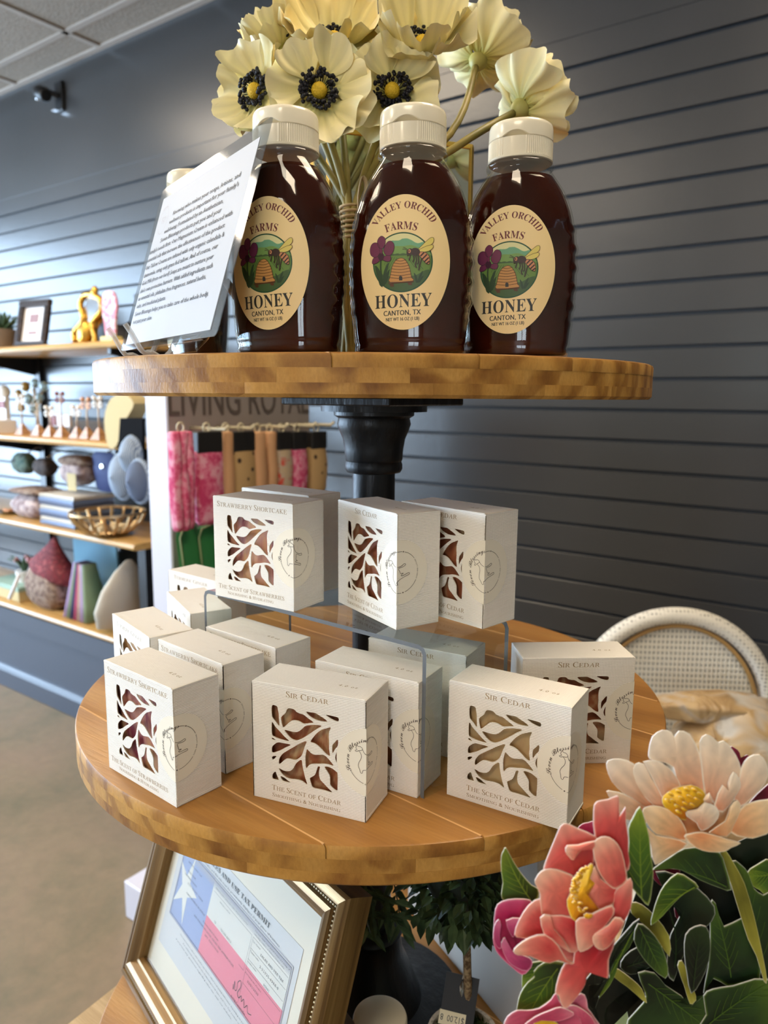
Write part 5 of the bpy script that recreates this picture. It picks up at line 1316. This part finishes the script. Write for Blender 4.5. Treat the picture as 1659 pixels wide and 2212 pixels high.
line(catmull([(.2045, .1005), (.2065, .097), (.2060, .1040), (.2090, .0985), (.2120, .1000), (.2110, .1055), (.2150, .1090), (.2170, .1050), (.2140, .0985), (.2180, .0965), (.2210, .1000), (.2230, .0965), (.2260, .1000), (.2290, .0950), (.2330, .0990), (.2360, .0950), (.2420, .0965)], 4, False), .0006, 3, .0004)
pr.build('permit_print', PM, pf)
MB().tube([(.14, .17, -.014), (.14, .09, -.055), (.14, .030, -.080)], .006, 6).build('easel_leg', blackm, pf)

# ------------------------------------------------------------------ white box behind, topiary, vine, jar, taupe box
whm = mat('white_board', srgb(168, 160, 150), .6)
a = Vector((-.4459, .6798, 0)); b_ = Vector((-.2827, .5993, 0)); d_ = (b_ - a).normalized(); n_ = Vector((-d_.y, d_.x, 0))
if n_.dot(a) < 0: n_ = -n_
wb = thing('white_gift_box', 'tall white box standing behind the little topiary on the lowest tier', 'box', (0, 0, 0))
c = (a + b_) / 2 + d_ * .018; an = math.atan2(d_.y, d_.x)
T = Matrix.Translation((c.x + n_.x * .028, c.y + n_.y * .028, 0)) @ Matrix.Rotation(an, 4, 'Z')
MB().box((0, 0, Z3 + .0905), (.235, .055, .18), T=T, bev=.001).build('box_body', whm, wb); MB().box((0, 0, Z3 + .199), (.240, .060, .036), T=T, bev=.001).build('box_lid', whm, wb)
PP = atz(1000, 2232, .71); PC = Vector((PP.x, PP.y, Z3 + .0002))
tp = thing('mini_topiary', 'small topiary ball with an upside down price tag in a white pot', 'plant', PC)
potw = mat('crackled_white_pot', srgb(214, 206, 190), .5); n_ = noise(potw, coords(potw), 90, 4, .7); ln(potw, ramp(potw, n_, [(.40, srgb(150, 140, 120)), (.5, srgb(216, 208, 192))]), bsdf(potw).inputs['Base Color'])
MB().lathe([(.021, 0), (.026, .012), (.031, .045), (.0325, .050), (.029, .050), (.028, .044), (.001, .044)], 36).build('pot', potw, tp, 40)
mossm = mat('moss', srgb(62, 78, 34), .9); ms = MB()
for k in range(420):
    a = random.random() * 6.28; r_ = .0275 * sqrt(random.random()); x, y = r_ * cos(a), r_ * sin(a); z = .046 + .006 * (1 - (r_ / .0275) ** 2); s = random.uniform(.0008, .0022)
    ms.add([(x - s, y, z), (x + s, y, z), (x + random.uniform(-.002, .002), y + random.uniform(-.002, .002), z + random.uniform(.002, .004))], [(0, 1, 2)])
ms.lathe([(.028, .044), (.020, .049), (.001, .050)], 24); ms.build('moss', mossm, tp)['kind'] = 'stuff'
tw = mat('mottled_twig', srgb(120, 98, 70), .8); n_ = noise(tw, coords(tw), 220, 3, .6); ln(tw, ramp(tw, n_, [(.4, srgb(88, 66, 44)), (.6, srgb(160, 138, 104))]), bsdf(tw).inputs['Base Color'])
MB().tube([(.004, .003, .04), (.003, .001, .10), (.0, .0, .165), (-.002, .002, .20)], .0038, 8).build('trunk', tw, tp, True)
lfd = mat('boxwood_leaf', srgb(58, 74, 46), .38); ln(lfd, ramp(lfd, noise(lfd, coords(lfd), 60, 2), [(.35, srgb(42, 58, 36)), (.65, srgb(84, 104, 66))]), bsdf(lfd).inputs['Base Color'])


def leafy(mb, P, d, L, wd, up_=Vector((0, 0, 1))):
    d = Vector(d).normalized(); s = d.cross(up_); s = s.normalized() if s.length > .01 else Vector((1, 0, 0)); n = s.cross(d); P = Vector(P)
    q = [P, P + d * L * .35 + s * wd + n * .1 * L, P + d * L * .7 + s * wd * .8 + n * .08 * L, P + d * L - n * .05 * L, P + d * L * .7 - s * wd * .8 + n * .08 * L, P + d * L * .35 - s * wd + n * .1 * L, P + d * L * .5]
    mb.add(q, [(0, 1, 6), (1, 2, 6), (2, 3, 6), (3, 4, 6), (4, 5, 6), (5, 0, 6)])


fo = MB(); tw_ = MB(); rn = random.Random(4)
BC = Vector((-.001, -.006, .212))
for k in range(620):
    z = rn.uniform(-1, 1); a = rn.random() * 6.28; r_ = sqrt(1 - z * z); d = Vector((r_ * cos(a), r_ * sin(a), z)); p = BC + Vector((d.x * .054, d.y * .054, d.z * .046)) * rn.uniform(.55, 1)
    if p.z > .290: continue
    leafy(fo, p, d + Vector((rn.uniform(-.7, .7), rn.uniform(-.7, .7), rn.uniform(-.8, .3))), rn.uniform(.012, .019), .0042)
fo.build('foliage', lfd, tp)['kind'] = 'stuff'
inf = MB().sphere(tuple(BC), (.034, .034, .026), 8).build('foliage_core', mat('deep_green', srgb(26, 34, 22), .8), tp, True)
# tag
tg = Vector((-.006, -.004, .105)); fa = math.atan2(.578, .801)
TT = Matrix.Translation(Vector((-.006, 0, .083)) - FW * .008) @ Matrix.Rotation(fa - .1, 4, 'Z') @ Matrix.Rotation(pi / 2 - .42, 4, 'X') @ Matrix.Rotation(radians(-8), 4, 'Z')
tagm = mat('black_tag', srgb(24, 18, 16), .5)
MB().box((0, 0, 0), (.0300, .046, .0007), T=TT).build('price_tag', tagm, tp)
sp = MB(); sp.T = TT; sp.box((-.004, -.013, .0007), (.0236, .0115, .0003), 0); V, Fc = fit(rawtext('$12.00  8', 2), -.0105, .0105, 0, .0050)
sp.add([(-.004 - x, -.013 - (y - .0025), .00095) for x, y in V], Fc, 1); sp.build('price_sticker', [mat('cream_sticker', srgb(226, 216, 186), .6), black], tp)
MB().tube([TT @ Vector((.0, .020, .001)), TT @ Vector((.001, .030, .003)), (.0, .0, .155)], .0005, 5).build('tag_string', mat('clear_string', srgb(190, 184, 170), .4), tp)
V_ = MB(); V_.T = TT; leafy(V_, (0, .0195, .0012), (.1, -1, 0), .014, .0022, Vector((0, 0, 1))); V_.build('silver_leaf_charm', chrome, tp)
# trailing vine around the pole
vn = thing('trailing_vine', 'narrow leaved green vine hanging under the middle tier around the pole', 'plant', (0, 0, 0))
vm = MB(); vs_ = MB()
for (u0, v0, u1, v1, dd) in ((705, 1925, 770, 2000, .70), (765, 1920, 800, 2015, .66), (790, 1915, 860, 2000, .67), (700, 1915, 745, 1985, .69), (850, 1915, 868, 2010, .70), (735, 1930, 850, 1945, .655), (740, 1985, 850, 1975, .655)):
    P0 = atd(u0, v0 - 12, dd); P1 = atd(u1, v1, dd - .01); vs_.tube([tuple(P0), tuple((P0 + P1) / 2 + Vector((0, 0, .004))), tuple(P1)], .0008, 5)
    for k in range(8):
        q = k / 7; p = P0.lerp(P1, q); sgn = 1 if k % 2 else -1; d = (P1 - P0).normalized() + RT * sgn * .9 + Vector((0, 0, -.5)); leafy(vm, p, d, .021, .0032, FW)
vs_.tube([tuple(atd(745, 1925, .66)), tuple(atd(745, 1900, .66))], .002, 6)
vs_.build('vine_stem', lfd, vn); vm.build('leaves', lfd, vn)['kind'] = 'stuff'
JP = atz(821, 2193, .762)
jr = thing('white_lidded_jar', 'round ivory lidded jar standing in front of the iron base', 'jar', (JP.x, JP.y, Z3 + .0003))
MB().lathe([(.020, 0), (.0225, .003), (.0225, .070), (.020, .074)], 40).build('jar_body', mat('amber_glass', srgb(90, 60, 34), .1), jr, 40)
MB().lathe([(.0228, .072), (.0232, .074), (.0232, .0985), (.0222, .101), (.020, .1017), (.001, .1017)], 48).build('lid', capm, jr, 40)
TP = atz(760, 2190, .69)
tx_ = thing('taupe_box', 'small taupe box standing between the permit frame and the ivory jar', 'box', (-.367, .409, Z3 + .0003), radians(-19))
MB().box((0, 0, .040), (.044, .058, .080), bev=.001).build('box_base', mat('taupe_card', srgb(104, 92, 84), .6), tx_); MB().box((0, 0, .0905), (.047, .061, .020), bev=.001).build('lid', mat('taupe_card_lid', srgb(124, 112, 102), .6), tx_)

# ================================================================== PAPER PEONY BOUQUET
PD = .355; HF = Vector((.5775, -.8009, 0)) * -1.0; HR = Vector((.811, .585, 0))   # horizontal forward / right of the cutout
HF = Vector((-.585, .811, 0)).normalized()
prm = mat('printed_card', (1, 1, 1, 1), .42)
at_ = nd(prm, 'ShaderNodeAttribute'); at_.attribute_name = 'Col'
nn_ = noise(prm, coords(prm, (1, 1, 1)), 90, 3, .5, 1.0)
ln(prm, mixc(prm, .25, at_.outputs['Color'], ramp(prm, nn_, [(.35, (.72, .72, .72, 1)), (.65, (1.15, 1.12, 1.1, 1))]), 'MULTIPLY'), bsdf(prm).inputs['Base Color'])
edgec = mat('card_edge', srgb(214, 208, 200), .6)
cutout = thing('paper_peony_bouquet', 'die-cut paper bouquet of coral, cream and magenta peonies with dark leaves', 'paper bouquet', (0, 0, 0))
CRP = {'A': (1040, 1700, 4.32), 'B': (1290, 1560, 3.393)}
lay = [0]


def onplane(u, v, off):
    r = ray(u, v); return C0 + r * ((PD - off) / r.dot(HF))


PAL = {'coral': ((188, 26, 44), (226, 96, 92), (246, 170, 150)), 'coral_lt': ((212, 62, 66), (238, 134, 118), (250, 200, 172)), 'cream': ((226, 146, 108), (248, 220, 190), (254, 242, 222)), 'cream2': ((230, 146, 92), (246, 206, 156), (252, 230, 192)),
       'mag': ((120, 16, 56), (188, 34, 92), (220, 96, 144)), 'mag_lt': ((160, 34, 90), (206, 84, 136), (226, 130, 168)), 'pink': ((180, 50, 88), (216, 92, 124), (236, 140, 160)), 'yellow': ((226, 120, 16), (246, 190, 30), (252, 214, 60)),
       'leaf': ((18, 32, 20), (44, 74, 32), (92, 122, 38)), 'leaf_lt': ((28, 52, 26), (78, 116, 34), (146, 168, 52)), 'leaf_dk': ((12, 18, 14), (24, 38, 24), (50, 72, 34)), 'stem': ((110, 108, 34), (164, 160, 60), (186, 182, 84)), 'dark': ((8, 10, 9), (16, 24, 17), (30, 44, 26)), 'wine': ((70, 10, 34), (126, 24, 58), (160, 50, 84))}


def cut(nm, par, crop, s, pal, base, bulge=.0, step=.0011, sm=2, centre=None, veins=0):
    ox, oy, k = CRP[crop]; P = [(ox + float(a) / k, oy + float(b_) / k) for a, b_ in (p.split(',') for p in s.split())]
    bx, by = ox + base[0] / k, oy + base[1] / k
    if sm: P = catmull(P, sm)
    lay[0] += step; off = lay[0]
    cx, cy = (sum(p[0] for p in P) / len(P), sum(p[1] for p in P) / len(P)) if centre is None else (ox + centre[0] / k, oy + centre[1] / k)
    md = max(sqrt((p[0] - bx) ** 2 + (p[1] - by) ** 2) for p in P); c0, c1, c2 = [srgb(*c) for c in PAL[pal]]
    ts = [1, .965, .90, .72, .5, .27, 0]; V = []; Cc = []; n = len(P)
    for j, t in enumerate(ts):
        for i, p in enumerate(P):
            x, y = cx + (p[0] - cx) * t, cy + (p[1] - cy) * t; d = sqrt((x - bx) ** 2 + (y - by) ** 2) / md
            c = lerp(c0, c1, min(1, d / .62)) if d < .62 else lerp(c1, c2, (d - .62) / .38)
            if t > .95: c = lerp(c, c2, .75)
            if j == 0: c = lerp(c2, (1, 1, 1, 1), .35) if pal != 'dark' else c2
            if j > 0 and pal != 'dark': a = math.atan2(y - by, x - bx); w_ = (.82 + .18 * sin(a * veins)) if veins else .93 + .07 * sin(a * 23); c = (c[0] * w_, c[1] * w_, c[2] * w_, 1)
            V.append(tuple(onplane(x, y, off + bulge * (1 - t * t)))); Cc.append(c)
            if j == len(ts) - 1: break
    Fc = []
    for j in range(len(ts) - 2):
        for i in range(n): q = (i + 1) % n; Fc.append((j * n + i, j * n + q, (j + 1) * n + q, (j + 1) * n + i))
    L0 = (len(ts) - 2) * n
    for i in range(n): Fc.append((L0 + i, L0 + (i + 1) % n, L0 + n))
    nb = len(V)
    for i in range(n): V.append(tuple(Vector(V[i]) + HF * .0007)); Cc.append(srgb(214, 208, 200))
    for i in range(n): q = (i + 1) % n; Fc.append((i, i + nb, q + nb, q))
    mb = MB().add(V, Fc)
    if nm == 'leaf':
        far = max(P, key=lambda p: (p[0] - bx) ** 2 + (p[1] - by) ** 2); ins = lambda q: sum(((a[1] > q[1]) != (b_[1] > q[1])) and q[0] < (b_[0] - a[0]) * (q[1] - a[1]) / (b_[1] - a[1]) + a[0] for a, b_ in zip(P, P[1:] + P[:1])) % 2
        mid = [(bx + (cx - bx) * 2 * t * (1 - t) * 1.0 + (far[0] - bx) * t * t, by + (cy - by) * 2 * t * (1 - t) + (far[1] - by) * t * t) for t in [i / 16 for i in range(1, 16)]]
        lines = [(mid, 2.6)]
        for i in range(2, 14, 2):
            m0 = mid[i]; dx, dy = mid[i][0] - mid[i - 1][0], mid[i][1] - mid[i - 1][1]; l_ = sqrt(dx * dx + dy * dy) or 1; dx /= l_; dy /= l_
            for sg in (-1, 1):
                pts = [(m0[0] + (dx * .8 - sg * dy * .75) * q + dx * q * q * .012, m0[1] + (dy * .8 + sg * dx * .75) * q + dy * q * q * .012) for q in (0, 8, 16, 24, 32)]; lines.append((pts, 1.2))
        for pts, wpx in lines:
            pts = [p for p in pts if ins(p)]
            if len(pts) < 3: continue
            S_, Fs_ = strip(pts, wpx); mb.add([tuple(onplane(x, y, off + bulge + .0003)) for x, y in S_], Fs_)
            for x, y in S_: Cc.append(lerp(c1, c2, .45))
    return mb.build(nm, prm, par, cols=Cc)


# dark backing foliage
bk = cut('leaf_backing', cutout, 'B', '260,1330 330,1120 420,960 900,940 1252,780 1300,1200 1300,2300 230,2300 240,2212 215,2100 120,2035 60,2100 40,2300 -220,2300 -40,2010 60,1880 120,1700 200,1500', 'dark', (700, 2000), step=0, sm=0, centre=(640, 1700))
cut('bud', cutout, 'B', '410,1080 600,1080 590,1120 520,1190 490,1210 420,1160', 'wine', (500, 1000)); cut('bud', cutout, 'B', '570,1320 640,1270 745,1250 700,1310 610,1430 575,1430', 'wine', (700, 1200))
cut('bud', cutout, 'B', '975,185 1010,190 1045,225 1062,300 1085,250 1110,245 1100,300 1060,360 1000,300', 'wine', (1000, 400)); cut('bud', cutout, 'B', '1110,600 1250,460 1300,430 1300,600 1180,610', 'wine', (1150, 500))
cut('bud', cutout, 'A', '900,400 940,350 1000,335 1060,330 1075,470 1000,440', 'mag', (980, 500))
for s, pal, base in (('1100,1110 1170,1050 1300,1010 1300,1300 1190,1230 1140,1200', 'leaf_lt', (1300, 1100)), ('990,1020 1060,1050 1110,1110 1150,1220 1220,1270 1300,1310 1300,2050 1230,2000 1180,1820 1100,1500 1040,1250', 'leaf', (1250, 1900)),
                     ('830,1330 870,1330 930,1500 1060,1440 1130,1560 1190,1720 1190,1890 1060,1920 960,1940 850,1880 780,1990 815,1800 830,1600', 'leaf', (985, 1900)), ('200,1720 300,1650 430,1640 540,1680 520,1820 400,1790 330,1830 240,1850 170,1800', 'leaf_dk', (200, 1800)),
                     ('430,1100 600,1130 740,1220 860,1350 840,1460 700,1600 600,1780 560,1900 510,1810 540,1560 620,1400 560,1340', 'leaf_dk', (560, 1850)), ('300,1840 420,1840 500,1930 620,2010 690,2085 790,2000 860,2050 880,2300 200,2300 340,2060 350,1980', 'leaf', (350, 1900)),
                     ('780,2010 850,1960 1000,1935 1300,1890 1300,2300 760,2300 800,2150', 'leaf', (780, 2250))):
    cut('leaf', cutout, 'B', s, pal, base, veins=9)
for s, c_ in (('900,955 935,930 1000,1030 1080,1180 1150,1420 1200,1640 1245,1880 1225,1905 1170,1720 1110,1600 1030,1350 960,1120', (1060, 1300)), ('255,1325 330,1340 430,1430 530,1570 530,1720 440,1590 340,1480 250,1400', (390, 1480)), ('590,1790 622,1750 670,1850 725,2010 715,2050 680,2065 640,1940', (650, 1900)), ('130,1820 160,1815 260,1890 330,1960 365,2060 300,2010 220,1940 125,1870', (240, 1915))):
    cut('stem', cutout, 'B', s, 'stem', c_, centre=c_)
cut('leaf', cutout, 'B', '395,1490 410,1400 445,1290 495,1195 590,1110 680,1150 745,1210 650,1250 560,1330 480,1420', 'leaf_lt', (740, 1200), veins=11)
cut('leaf', cutout, 'B', '410,1085 450,1050 540,990 640,930 780,925 900,960 940,1050 985,1230 900,1215 760,1160 620,1085 500,1075', 'leaf', (985, 1230), veins=13)
cut('leaf', cutout, 'A', '1440,1290 1460,1320 1380,1500 1290,1600 1260,1720 1200,1850 1110,1960 1060,2020 1130,1920 1195,1790 1190,1640 1220,1560 1300,1420', 'leaf_lt', (1440, 1300), centre=(1270, 1640))
cut('leaf', cutout, 'A', '1420,1270 1450,1290 1300,1450 1230,1640 1190,1760 1100,1840 1000,1850 1010,2050 1060,2060 1100,1960 1040,2180 1130,2300 1000,2300 960,2000 930,1860', 'leaf_dk', (1000, 2000), centre=(1040, 1960))
# cream peony
cut('leaf', cutout, 'B', '650,1560 720,1500 800,1500 830,1600 820,1750 760,1900 690,1990 660,1850 640,1700', 'leaf_dk', (700, 1990), veins=9)
cut('leaf', cutout, 'B', '300,1480 380,1520 470,1640 520,1800 500,1880 400,1800 330,1720 270,1600', 'leaf', (300, 1480), veins=9)
cut('petal', cutout, 'B', '420,640 480,520 600,450 760,440 900,520 1040,640 1000,760 900,850 700,870 520,840 420,760', 'cream2', (650, 700), step=.0004)
pc_ = cut('peony', cutout, 'B', '480,600 485,540 560,490 690,462 775,500 795,560 745,620 660,660 650,720 560,690 510,640', 'yellow', (640, 700), .004, .004)
keep = lay[0]; lay[0] = keep - .0035
for s, pal, base in (('70,510 120,510 200,530 340,610 380,700 350,750 250,722 190,700 120,600', 'cream', (420, 660)), ('340,620 260,560 190,520 110,440 72,340 80,285 170,270 272,310 330,430 420,600 400,640', 'cream', (430, 640)),
                     ('470,640 400,600 300,490 262,385 282,310 345,310 400,420 500,560 520,620', 'cream', (520, 640)), ('600,480 560,330 440,285 385,270 378,220 405,110 480,60 545,75 565,112 600,66 680,90 735,190 765,280 795,400 790,520 700,470', 'cream', (680, 540)),
                     ('500,580 440,480 350,310 345,292 430,282 520,330 580,400 612,470 560,490', 'cream', (560, 560)), ('790,530 765,330 752,150 800,92 860,122 890,152 930,138 990,200 1045,300 1062,440 1010,540 900,640 830,560', 'cream', (800, 580)),
                     ('1000,570 1040,430 1062,330 1110,260 1190,238 1240,300 1252,400 1200,490 1120,570 1050,620', 'cream', (980, 640)), ('965,800 1050,640 1130,590 1250,570 1300,575 1290,780 1180,842 1100,850', 'cream2', (960, 780)),
                     ('860,615 920,460 962,520 960,450 1000,365 1045,420 1050,480 1010,545 1000,570 920,660', 'cream', (880, 640)), ('345,755 430,830 540,850 660,890 590,950 490,1010 425,1045 400,960 392,900', 'cream2', (620, 840))):
    cut('petal', pc_, 'B', s, pal, base, .001, .0006)
lay[0] = keep
for s, pal, base in (('335,660 360,625 430,615 520,640 600,700 652,790 650,870 540,840 430,820 370,750', 'cream2', (640, 840)), ('820,812 940,730 975,620 1030,572 1052,640 1000,760 950,842', 'cream2', (850, 820)), ('655,690 660,652 740,640 790,590 860,612 895,670 860,740 765,802 730,740', 'cream', (740, 780)), ('782,570 825,520 845,590 800,590', 'cream', (820, 600)),
                     ('640,842 680,820 760,808 860,830 960,862 1052,888 980,922 930,950 820,952 720,920', 'cream2', (760, 820))):
    cut('petal', pc_, 'B', s, pal, base, .001, .0008)
for a_, b_, r_ in [(540, 530, 0), (600, 510, .3), (660, 495, .5), (715, 500, .8), (755, 530, 1), (560, 580, .2), (620, 560, .4), (680, 550, .7), (735, 570, .9), (520, 580, 0), (590, 620, .1), (650, 600, .4), (700, 610, .8), (600, 660, .3), (640, 640, .5)]:
    cut('stamen', pc_, 'B', ' '.join('%.0f,%.0f' % (a_ + 26 * cos(t) * cos(.5) - 11 * sin(t) * sin(.5), b_ + 26 * cos(t) * sin(.5) + 11 * sin(t) * cos(.5)) for t in [k * pi / 4 for k in range(8)]), 'yellow', (a_, b_ + 26), .001, .00005, 0)
# magenta bud and its leaves at the left
cut('leaf', cutout, 'A', '185,650 205,600 230,570 300,700 380,820 470,920 530,955 530,1040 470,1090 400,1060 300,1060 210,1060 185,1010 200,900 185,790', 'leaf_lt', (480, 1080), veins=7)
cut('leaf', cutout, 'A', '480,1640 600,1640 520,1730 430,1830 385,1905 378,1780 405,1710', 'leaf_lt', (600, 1640))
cut('leaf', cutout, 'A', '590,1640 770,1640 720,1800 690,1930 620,2000 500,2090 420,2170 380,2300 325,2300 332,2060 365,1930 430,1830 500,1770 490,1725', 'leaf_lt', (740, 1660), centre=(520, 1930), veins=7)
bd_ = cut('bud', cutout, 'A', '107,1420 115,1310 122,1200 150,1100 250,1055 400,1050 480,1085 400,1200 330,1330 330,1400 450,1430 330,1510 340,1560 450,1600 472,1650 440,1715 380,1755 290,1690 190,1600 130,1520', 'mag', (300, 1400))
cut('bud_petal', bd_, 'A', '185,1490 195,1440 222,1412 285,1530 340,1560 450,1600 478,1650 430,1720 330,1690 240,1620', 'mag_lt', (420, 1700)); cut('bud_petal', bd_, 'A', '120,1300 160,1240 185,1290 170,1380 185,1500 150,1500 115,1420', 'mag_lt', (160, 1500)); cut('bud_petal', bd_, 'A', '230,1250 360,1230 330,1330 300,1400 270,1370', 'mag_lt', (300, 1400))
# pink peony at the foot
pk = cut('peony', cutout, 'A', '205,2240 240,2150 330,2090 420,2090 540,2070 650,1990 700,1925 760,2050 930,1930 985,1990 995,2070 1060,2160 1060,2300 205,2300', 'pink', (600, 2250))
cut('peony_centre', pk, 'A', '490,2240 510,2190 620,2175 700,2200 720,2240 620,2290', 'yellow', (600, 2300)); cut('petal', pk, 'A', '800,2060 860,2040 930,2070 1000,2120 1060,2200 1060,2300 960,2300 920,2160 860,2120', 'pink', (940, 2250)); cut('petal', pk, 'A', '390,2240 500,2150 640,2090 740,2060 860,2110 830,2150 700,2190 560,2180', 'pink', (620, 2200))
# coral peony in front
cut('leaf', cutout, 'B', '315,622 350,720 380,830 392,960 412,1100 400,1230 375,1345 320,1290 260,1220 215,1130 225,1000 235,880 230,780 265,700', 'leaf_lt', (330, 1330), centre=(310, 1050), veins=7)
co = cut('peony', cutout, 'A', '1025,715 1045,760 1010,850 1060,900 1000,1010 1050,1080 1105,1160 1020,1195 880,1258 820,1180 798,1060 860,950 900,850 960,780', 'yellow', (1000, 1200), .004, .0045, 2)
keep = lay[0]; lay[0] = keep - .0043
cut('petal', co, 'A', '640,620 900,480 1240,480 1340,800 1300,1200 1160,1420 900,1640 640,1560 540,1300 560,900', 'coral', (950, 1100), .0, .0002)
for s, pal, base in (('1060,470 1048,220 1080,140 1180,120 1270,85 1285,130 1290,280 1345,190 1350,330 1372,480 1372,620 1388,720 1355,790 1290,660 1180,540', 'coral', (1230, 640)), ('585,790 600,700 690,480 740,370 800,345 900,390 1075,470 1060,560 1040,780 960,800 870,850 760,790 660,770', 'coral', (960, 820)),
                     ('310,1380 350,1250 440,1110 550,1045 600,1150 640,1300 600,1400 380,1410', 'coral', (600, 1340)), ('500,900 512,850 560,790 650,765 760,790 890,855 880,960 810,1060 850,1200 770,1220 640,1220 560,1190 545,1000', 'coral_lt', (860, 1120)),
                     ('860,1640 880,1500 1040,1420 1130,1480 1245,1400 1232,1500 1190,1610 1188,1760 1160,1782 1100,1680 1050,1700 985,1760 970,1840 900,1950 800,2062 750,2040 720,1950 690,1920 720,1780 780,1650', 'coral', (1060, 1540)),
                     ('640,1205 870,1225 900,1290 885,1400 910,1520 830,1545 760,1450 690,1370', 'coral', (880, 1280)), ('990,1000 1060,900 1010,850 1060,740 1110,850 1200,920 1285,950 1240,1080 1115,1150 1030,1060', 'coral_lt', (1240, 1000)), ('1230,1120 1240,1000 1290,930 1395,855 1412,960 1395,1130 1330,1260 1240,1380 1160,1440 1120,1330', 'coral', (1200, 1380))):
    cut('petal', co, 'A', s, pal, base, .001, .0006)
lay[0] = keep
for s, pal, base in (('1040,575 1080,490 1160,465 1240,500 1310,600 1350,780 1355,880 1285,940 1230,950 1150,880 1080,760', 'coral_lt', (1320, 880)), ('785,610 800,550 900,545 1060,508 1045,582 930,592 862,682 820,655', 'coral_lt', (1000, 640)),
                     ('548,1225 640,1200 680,1330 770,1430 832,1540 780,1515 650,1430 590,1390', 'coral_lt', (640, 1400)), ('300,1540 330,1490 450,1410 600,1380 720,1480 800,1620 865,1640 830,1655 740,1612 640,1645 540,1620 450,1580 340,1570', 'coral_lt', (640, 1500)),
                     ('880,1262 960,1220 1050,1180 1110,1150 1225,1108 1235,1190 1150,1300 1060,1400 1040,1480 950,1535 900,1510', 'coral_lt', (1200, 1260)), ('1035,1415 1060,1370 1190,1290 1250,1220 1335,1262 1240,1420 1200,1480 1130,1525 1060,1490', 'coral_lt', (1260, 1400))):
    cut('petal', co, 'A', s, pal, base, .001, .0008)
rn = random.Random(8)
for k in range(46):
    t_ = rn.random(); a_ = 1000 - 150 * sin(pi * (t_ * .9 + .05)) + rn.uniform(-10, 80 * (.3 + .7 * t_)); b_ = 740 + 480 * t_
    if a_ > 985 and 830 < b_ < 1080: a_ -= 70
    an = rn.uniform(-.6, .8); cut('stamen', co, 'A', ' '.join('%.0f,%.0f' % (a_ + 24 * cos(t) * cos(an) - 11 * sin(t) * sin(an), b_ + 24 * cos(t) * sin(an) + 11 * sin(t) * cos(an)) for t in [k2 * pi / 4 for k2 in range(8)]), 'yellow', (a_, b_ + 24), .001, .00003, 0)
# folded paper vase that carries the bouquet, standing on a low stool below the picture
pb = onplane(1430, 2300, .004); vb = Vector((pb.x, pb.y, 0)) + HF * .02
MB().loft([[(vb.x + HR.x * x * w_ + HF.x * y * d2, vb.y + HR.y * x * w_ + HF.y * y * d2, z) for x, y in ((-1, -.3), (-.5, -1), (.5, -1), (1, -.3), (1, .3), (.5, 1), (-.5, 1), (-1, .3))] for z, w_, d2 in ((.60, .035, .020), (.78, .045, .020), (.93, .055, .016))], 0, None, True, True).build('folded_vase', mat('sage_card', srgb(120, 140, 104), .6), cutout)
st = thing('plant_stool', 'low wooden stool under the paper bouquet below the picture', 'stool', (vb.x, vb.y, 0))
MB().lathe([(.09, .575), (.10, .580), (.10, .598), (.097, .600), (.001, .600)], 48).build('seat', palew, st, 40)
for k in range(3): a = 2 * pi * k / 3 + .4; MB().tube([(.06 * cos(a), .06 * sin(a), .58), (.09 * cos(a), .09 * sin(a), 0)], .010, 8).build('leg', palew, st, True)
